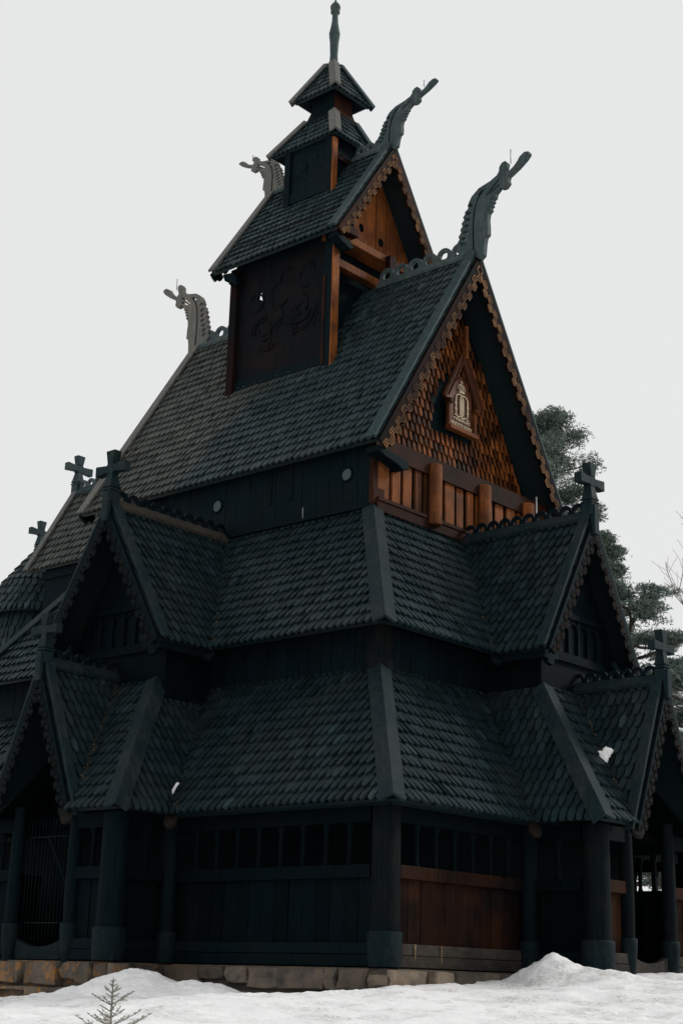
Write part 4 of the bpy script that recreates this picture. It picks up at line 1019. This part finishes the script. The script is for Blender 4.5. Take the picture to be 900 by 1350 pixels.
# ------------------------------------------------------------------ trees behind the church
def tufts(mb, c, rad, cnt, rnd, ln=.12, wd=.016, blades=3, flat=.6):
    for _ in range(cnt):
        q = V((rnd.gauss(0, 1), rnd.gauss(0, 1), rnd.gauss(0, 1)))
        if q.length > 1.75: q *= 1.2 / q.length
        q.z *= flat; p = V(c) + q * rad * .55
        t = rnd.uniform(.6, 1.4)
        for b in range(blades):
            d = V((rnd.gauss(0, 1), rnd.gauss(0, 1), rnd.gauss(.35, .8))).normalized(); s = d.cross(V((rnd.gauss(0, 1), rnd.gauss(0, 1), rnd.gauss(0, 1)))).normalized() * wd
            l = ln * rnd.uniform(.7, 1.2)
            mb.add([p - s, p + s, p + d * l + s * .3, p + d * l - s * .3], [(0, 1, 2, 3)], t)
def pine(x, y, H, base, rfun, nl, per, cnt, seed, label, mat, trunk_r=.24, lean=(0, 0), flat=.5, crad=.8, spread=.13):
    rnd = random.Random(seed); z0 = ground(x, y, False); root = empty('pine_tree', (x, y, z0)); tag(root, label, 'tree', 'pines behind the church')
    mb = MB(); tr = [V((lean[0] * (k / 12) ** 1.3 + .12 * noise.noise(V((k * .6, seed, 0))), lean[1] * (k / 12) ** 1.3 + .12 * noise.noise(V((seed, k * .6, 0))), H * .97 * k / 12)) for k in range(13)]
    mb.tube(tr, [trunk_r * (1 - .86 * k / 12) for k in range(13)], 8)
    at = lambda h: tr[min(11, int(h / H / .97 * 12))].lerp(tr[min(11, int(h / H / .97 * 12)) + 1], (h / H / .97 * 12) % 1)
    lf = MB()
    for i in range(nl):
        f = (i + rnd.random()) / nl; h = H * (base + (0.985 - base) * f); L = rfun(f) * rnd.uniform(.65, 1.2)
        az = i * 2.4 + rnd.uniform(-.5, .5); d = V((math.cos(az), math.sin(az), rnd.uniform(.0, .35))); p = at(h)
        path = [p]; dd = d.normalized()
        for k in range(4):
            dd = (dd + V((rnd.gauss(0, .18), rnd.gauss(0, .18), rnd.gauss(.05, .15)))).normalized(); path.append(path[-1] + dd * L / 4)
        r0 = .035 + .018 * L * (1 - f * .5)
        mb.tube(path, [r0 * (1 - .2 * k) + .008 for k in range(5)], 5)
        for k in range(per):
            t = rnd.uniform(.35, 1.05); q = path[min(3, int(t * 4))].lerp(path[min(4, int(t * 4) + 1)], min(1, (t * 4) % 1))
            q2 = q + V((rnd.gauss(0, 1), rnd.gauss(0, 1), rnd.gauss(.15, .5))) * L * spread
            mb.tube([q, q.lerp(q2, .5) + V((0, 0, .05)), q2], [.02, .014, .008], 4)
            tufts(lf, q2, crad * .8 * rnd.uniform(.6, 1.25), cnt * 11, rnd, flat=flat)
    o = mb.build('trunk', M_BARK, root); c = lf.build('crown', mat, root, recalc=False); return root
pine(-6.9, 20.4, 22.6, .42, lambda f: 3.3 * (1 - f) ** .5 + .5, 80, 10, 9, 21, 'tall dense pine rising behind the highest gable', M_NEEDLE, .34, (.6, -.3), .55, .85)
pine(-4.3, 20.0, 16.8, .30, lambda f: 2.7 * (1 - f) ** .75 + .35, 84, 9, 10, 33, 'dark bushy pine half hidden behind the right dormer gable', M_NEEDLE, .28, (.9, -.4), .5, .8)
pine(-1.3, 17.6, 13.6, .22, lambda f: 3.6 * (1 - f) ** .45 + .5, 40, 7, 9, 54, 'open pine with bare crooked limbs showing between flat needle pads', M_NEEDLE2, .26, (1.2, -1.2), .32, .75)
pine(2.6, 15.2, 10.4, .06, lambda f: 3.0 * (1 - f) ** .5 + .4, 40, 7, 9, 71, 'low wide pale pine beside the porch cross at the right edge', M_NEEDLE2, .2, (.1, -.2), .4, .8)

def birch(x, y, H, seed, label):
    rnd = random.Random(seed); z0 = ground(x, y, False); root = empty('birch_tree', (x, y, z0)); tag(root, label, 'tree'); mb = MB(); tw = MB()
    def grow(p, d, L, r, lvl):
        path = [p]; dd = d
        for k in range(5):
            dd = (dd + V((rnd.gauss(0, .10), rnd.gauss(0, .10), rnd.gauss(.03, .07)))).normalized(); path.append(path[-1] + dd * L / 5)
        (mb if lvl == 0 else tw).tube(path, [max(.006, r * (1 - .17 * k)) for k in range(6)], 5)
        if lvl < 3:
            for k in range((12, 6, 4)[lvl]):
                t = rnd.uniform(.3, 1.) * 4.99; q = path[int(t)].lerp(path[int(t) + 1], t % 1)
                nd = (dd + V((rnd.gauss(0, .55), rnd.gauss(0, .55), rnd.gauss(.15, .3)))).normalized(); grow(q, nd, L * rnd.uniform(.3, .45), r * .38, lvl + 1)
    grow(V((0, 0, 0)), V((.05, -.05, 1)), H, .13, 0)
    mb.build('trunk', M_BARK, root); tw.build('crown', M_TWIG, root); return root
birch(4.4, 13.2, 12.6, 4, 'bare leafless birch with thin grey twigs at the right edge')

# young spruce in front
def sapling(x, y, H):
    rnd = random.Random(9); z0 = ground(x, y); root = empty('spruce_sapling', (x, y, z0)); tag(root, 'spindly young spruce sapling poking out of the snow in front of the church', 'sapling')
    mb = MB(); mb.tube([(0, 0, -.05), (.01, 0, H * .5), (0, .01, H)], [.016, .012, .004], 6); st = mb.build('trunk', M_TWIG, root)
    br = MB(); Rv = V((.757, .653, 0)); Fv = V((-.65, .76, 0))
    def needles(path, dens, ln):
        for a, b in zip(path, path[1:]):
            L = (b - a).length
            for _ in range(max(1, int(L * dens))):
                p = a.lerp(b, rnd.random()); d = ((b - a).normalized() * .8 + V((rnd.gauss(0, .7), rnd.gauss(0, .7), rnd.gauss(.1, .7)))).normalized(); s = d.cross(V((rnd.gauss(0, 1), rnd.gauss(0, 1), 1))).normalized() * .0032
                br.add([p - s, p + s, p + d * ln], [(0, 1, 2)], rnd.uniform(.6, 1.4))
    needles([V((0, 0, H * .35)), V((0, 0, H * .98))], 260, .018)
    for zt, L, cnt in ((.035, .035, 3), (.075, .045, 3), (.13, .11, 4), (.17, .07, 3), (.235, .20, 5), (.29, .10, 3), (.35, .17, 4), (.42, .25, 5), (.50, .32, 6)):
        h = 1 - zt / H
        a0 = rnd.uniform(0, 6)
        for k in range(cnt):
            az = a0 + 2 * math.pi * k / cnt + rnd.uniform(-.3, .3); d = Rv * math.cos(az) + Fv * math.sin(az); l = L * rnd.uniform(.7, 1.25)
            p = V((0, 0, h * H)); path = [p, p + d * l * .5 + V((0, 0, l * .22)), p + d * l + V((0, 0, l * .52))]
            br.tube(path, [.0055, .004, .0025], 4); needles(path, 150, .020)
            for t in (.35, .55, .75, .9):
                q = path[0].lerp(path[2], t) + V((0, 0, l * .03)); side = d.cross(up) * (1 if rnd.random() < .5 else -1); q2 = q + (d * .7 + side * .8 + up * rnd.uniform(-.15, .35)).normalized() * l * .38 * (1.15 - t)
                br.tube([q, q2], [.0045, .0025], 4); needles([q, q2], 150, .018)
    br.build('crown', M_SAPL, root, recalc=False)
sx_, sy_ = 15.61, -19.85
sapling(sx_, sy_, -.318 - ground(sx_, sy_))

# ------------------------------------------------------------------ camera, sky, light
cam = D.cameras.new('Camera'); co = D.objects.new('Camera', cam); COL.objects.link(co); sc.camera = co
Rv = V((0.75698737, 0.65286287, 0.02720635)); Uv = V((0.17109437, -0.23822174, 0.95602151)); Fv = V((-0.63063209, 0.71904136, 0.29203201))
m = Matrix((Rv, Uv, -Fv)).transposed().to_4x4(); m.translation = (26.8186, -29.6492, -.3084); co.matrix_world = m
cam.sensor_fit = 'HORIZONTAL'; cam.sensor_width = 36; cam.lens = 81.447; cam.clip_end = 5000; cam.clip_start = .1

w = D.worlds.new('World'); sc.world = w; w.use_nodes = True; nt = w.node_tree; bg = nt.nodes['Background']
SUN_EL, SUN_AZ = math.radians(30), math.radians(60)      # azimuth of the bright part of the cloud, from +X towards +Y
sky = nt.nodes.new('ShaderNodeTexSky'); sky.sky_type = 'NISHITA'; sky.sun_disc = False; sky.sun_elevation = SUN_EL; sky.sun_rotation = math.pi / 2 - SUN_AZ; sky.air_density = 1.; sky.dust_density = 4.
tc = nt.nodes.new('ShaderNodeTexCoord'); nz = nt.nodes.new('ShaderNodeTexNoise'); nz.inputs['Scale'].default_value = 1.6; nz.inputs['Detail'].default_value = 5.
nt.links.new(tc.outputs['Generated'], nz.inputs['Vector'])
cl = nt.nodes.new('ShaderNodeMix'); cl.data_type = 'RGBA'; cl.inputs[6].default_value = (7.95, 8.02, 8.02, 1); cl.inputs[7].default_value = (8.15, 8.20, 8.18, 1); nt.links.new(nz.outputs['Fac'], cl.inputs[0])
mx_ = nt.nodes.new('ShaderNodeMix'); mx_.data_type = 'RGBA'; mx_.inputs[0].default_value = .985; nt.links.new(sky.outputs[0], mx_.inputs[6]); nt.links.new(cl.outputs[2], mx_.inputs[7])
nt.links.new(mx_.outputs[2], bg.inputs['Color']); bg.inputs['Strength'].default_value = .1

sl = D.lights.new('Sun', 'SUN'); so = D.objects.new('Sun', sl); COL.objects.link(so); sl.energy = 1.5; sl.angle = math.radians(12); sl.color = (1., .96, .90)
dv = V((math.cos(SUN_EL) * math.cos(SUN_AZ), math.cos(SUN_EL) * math.sin(SUN_AZ), math.sin(SUN_EL))); so.rotation_euler = dv.to_track_quat('Z', 'Y').to_euler()
sc.view_settings.view_transform = 'Standard'; sc.view_settings.look = 'None'; sc.view_settings.exposure = 0; sc.view_settings.gamma = 1
sc.render.engine = 'CYCLES'; sc.cycles.max_bounces = 6; sc.cycles.diffuse_bounces = 3; sc.cycles.use_denoising = True
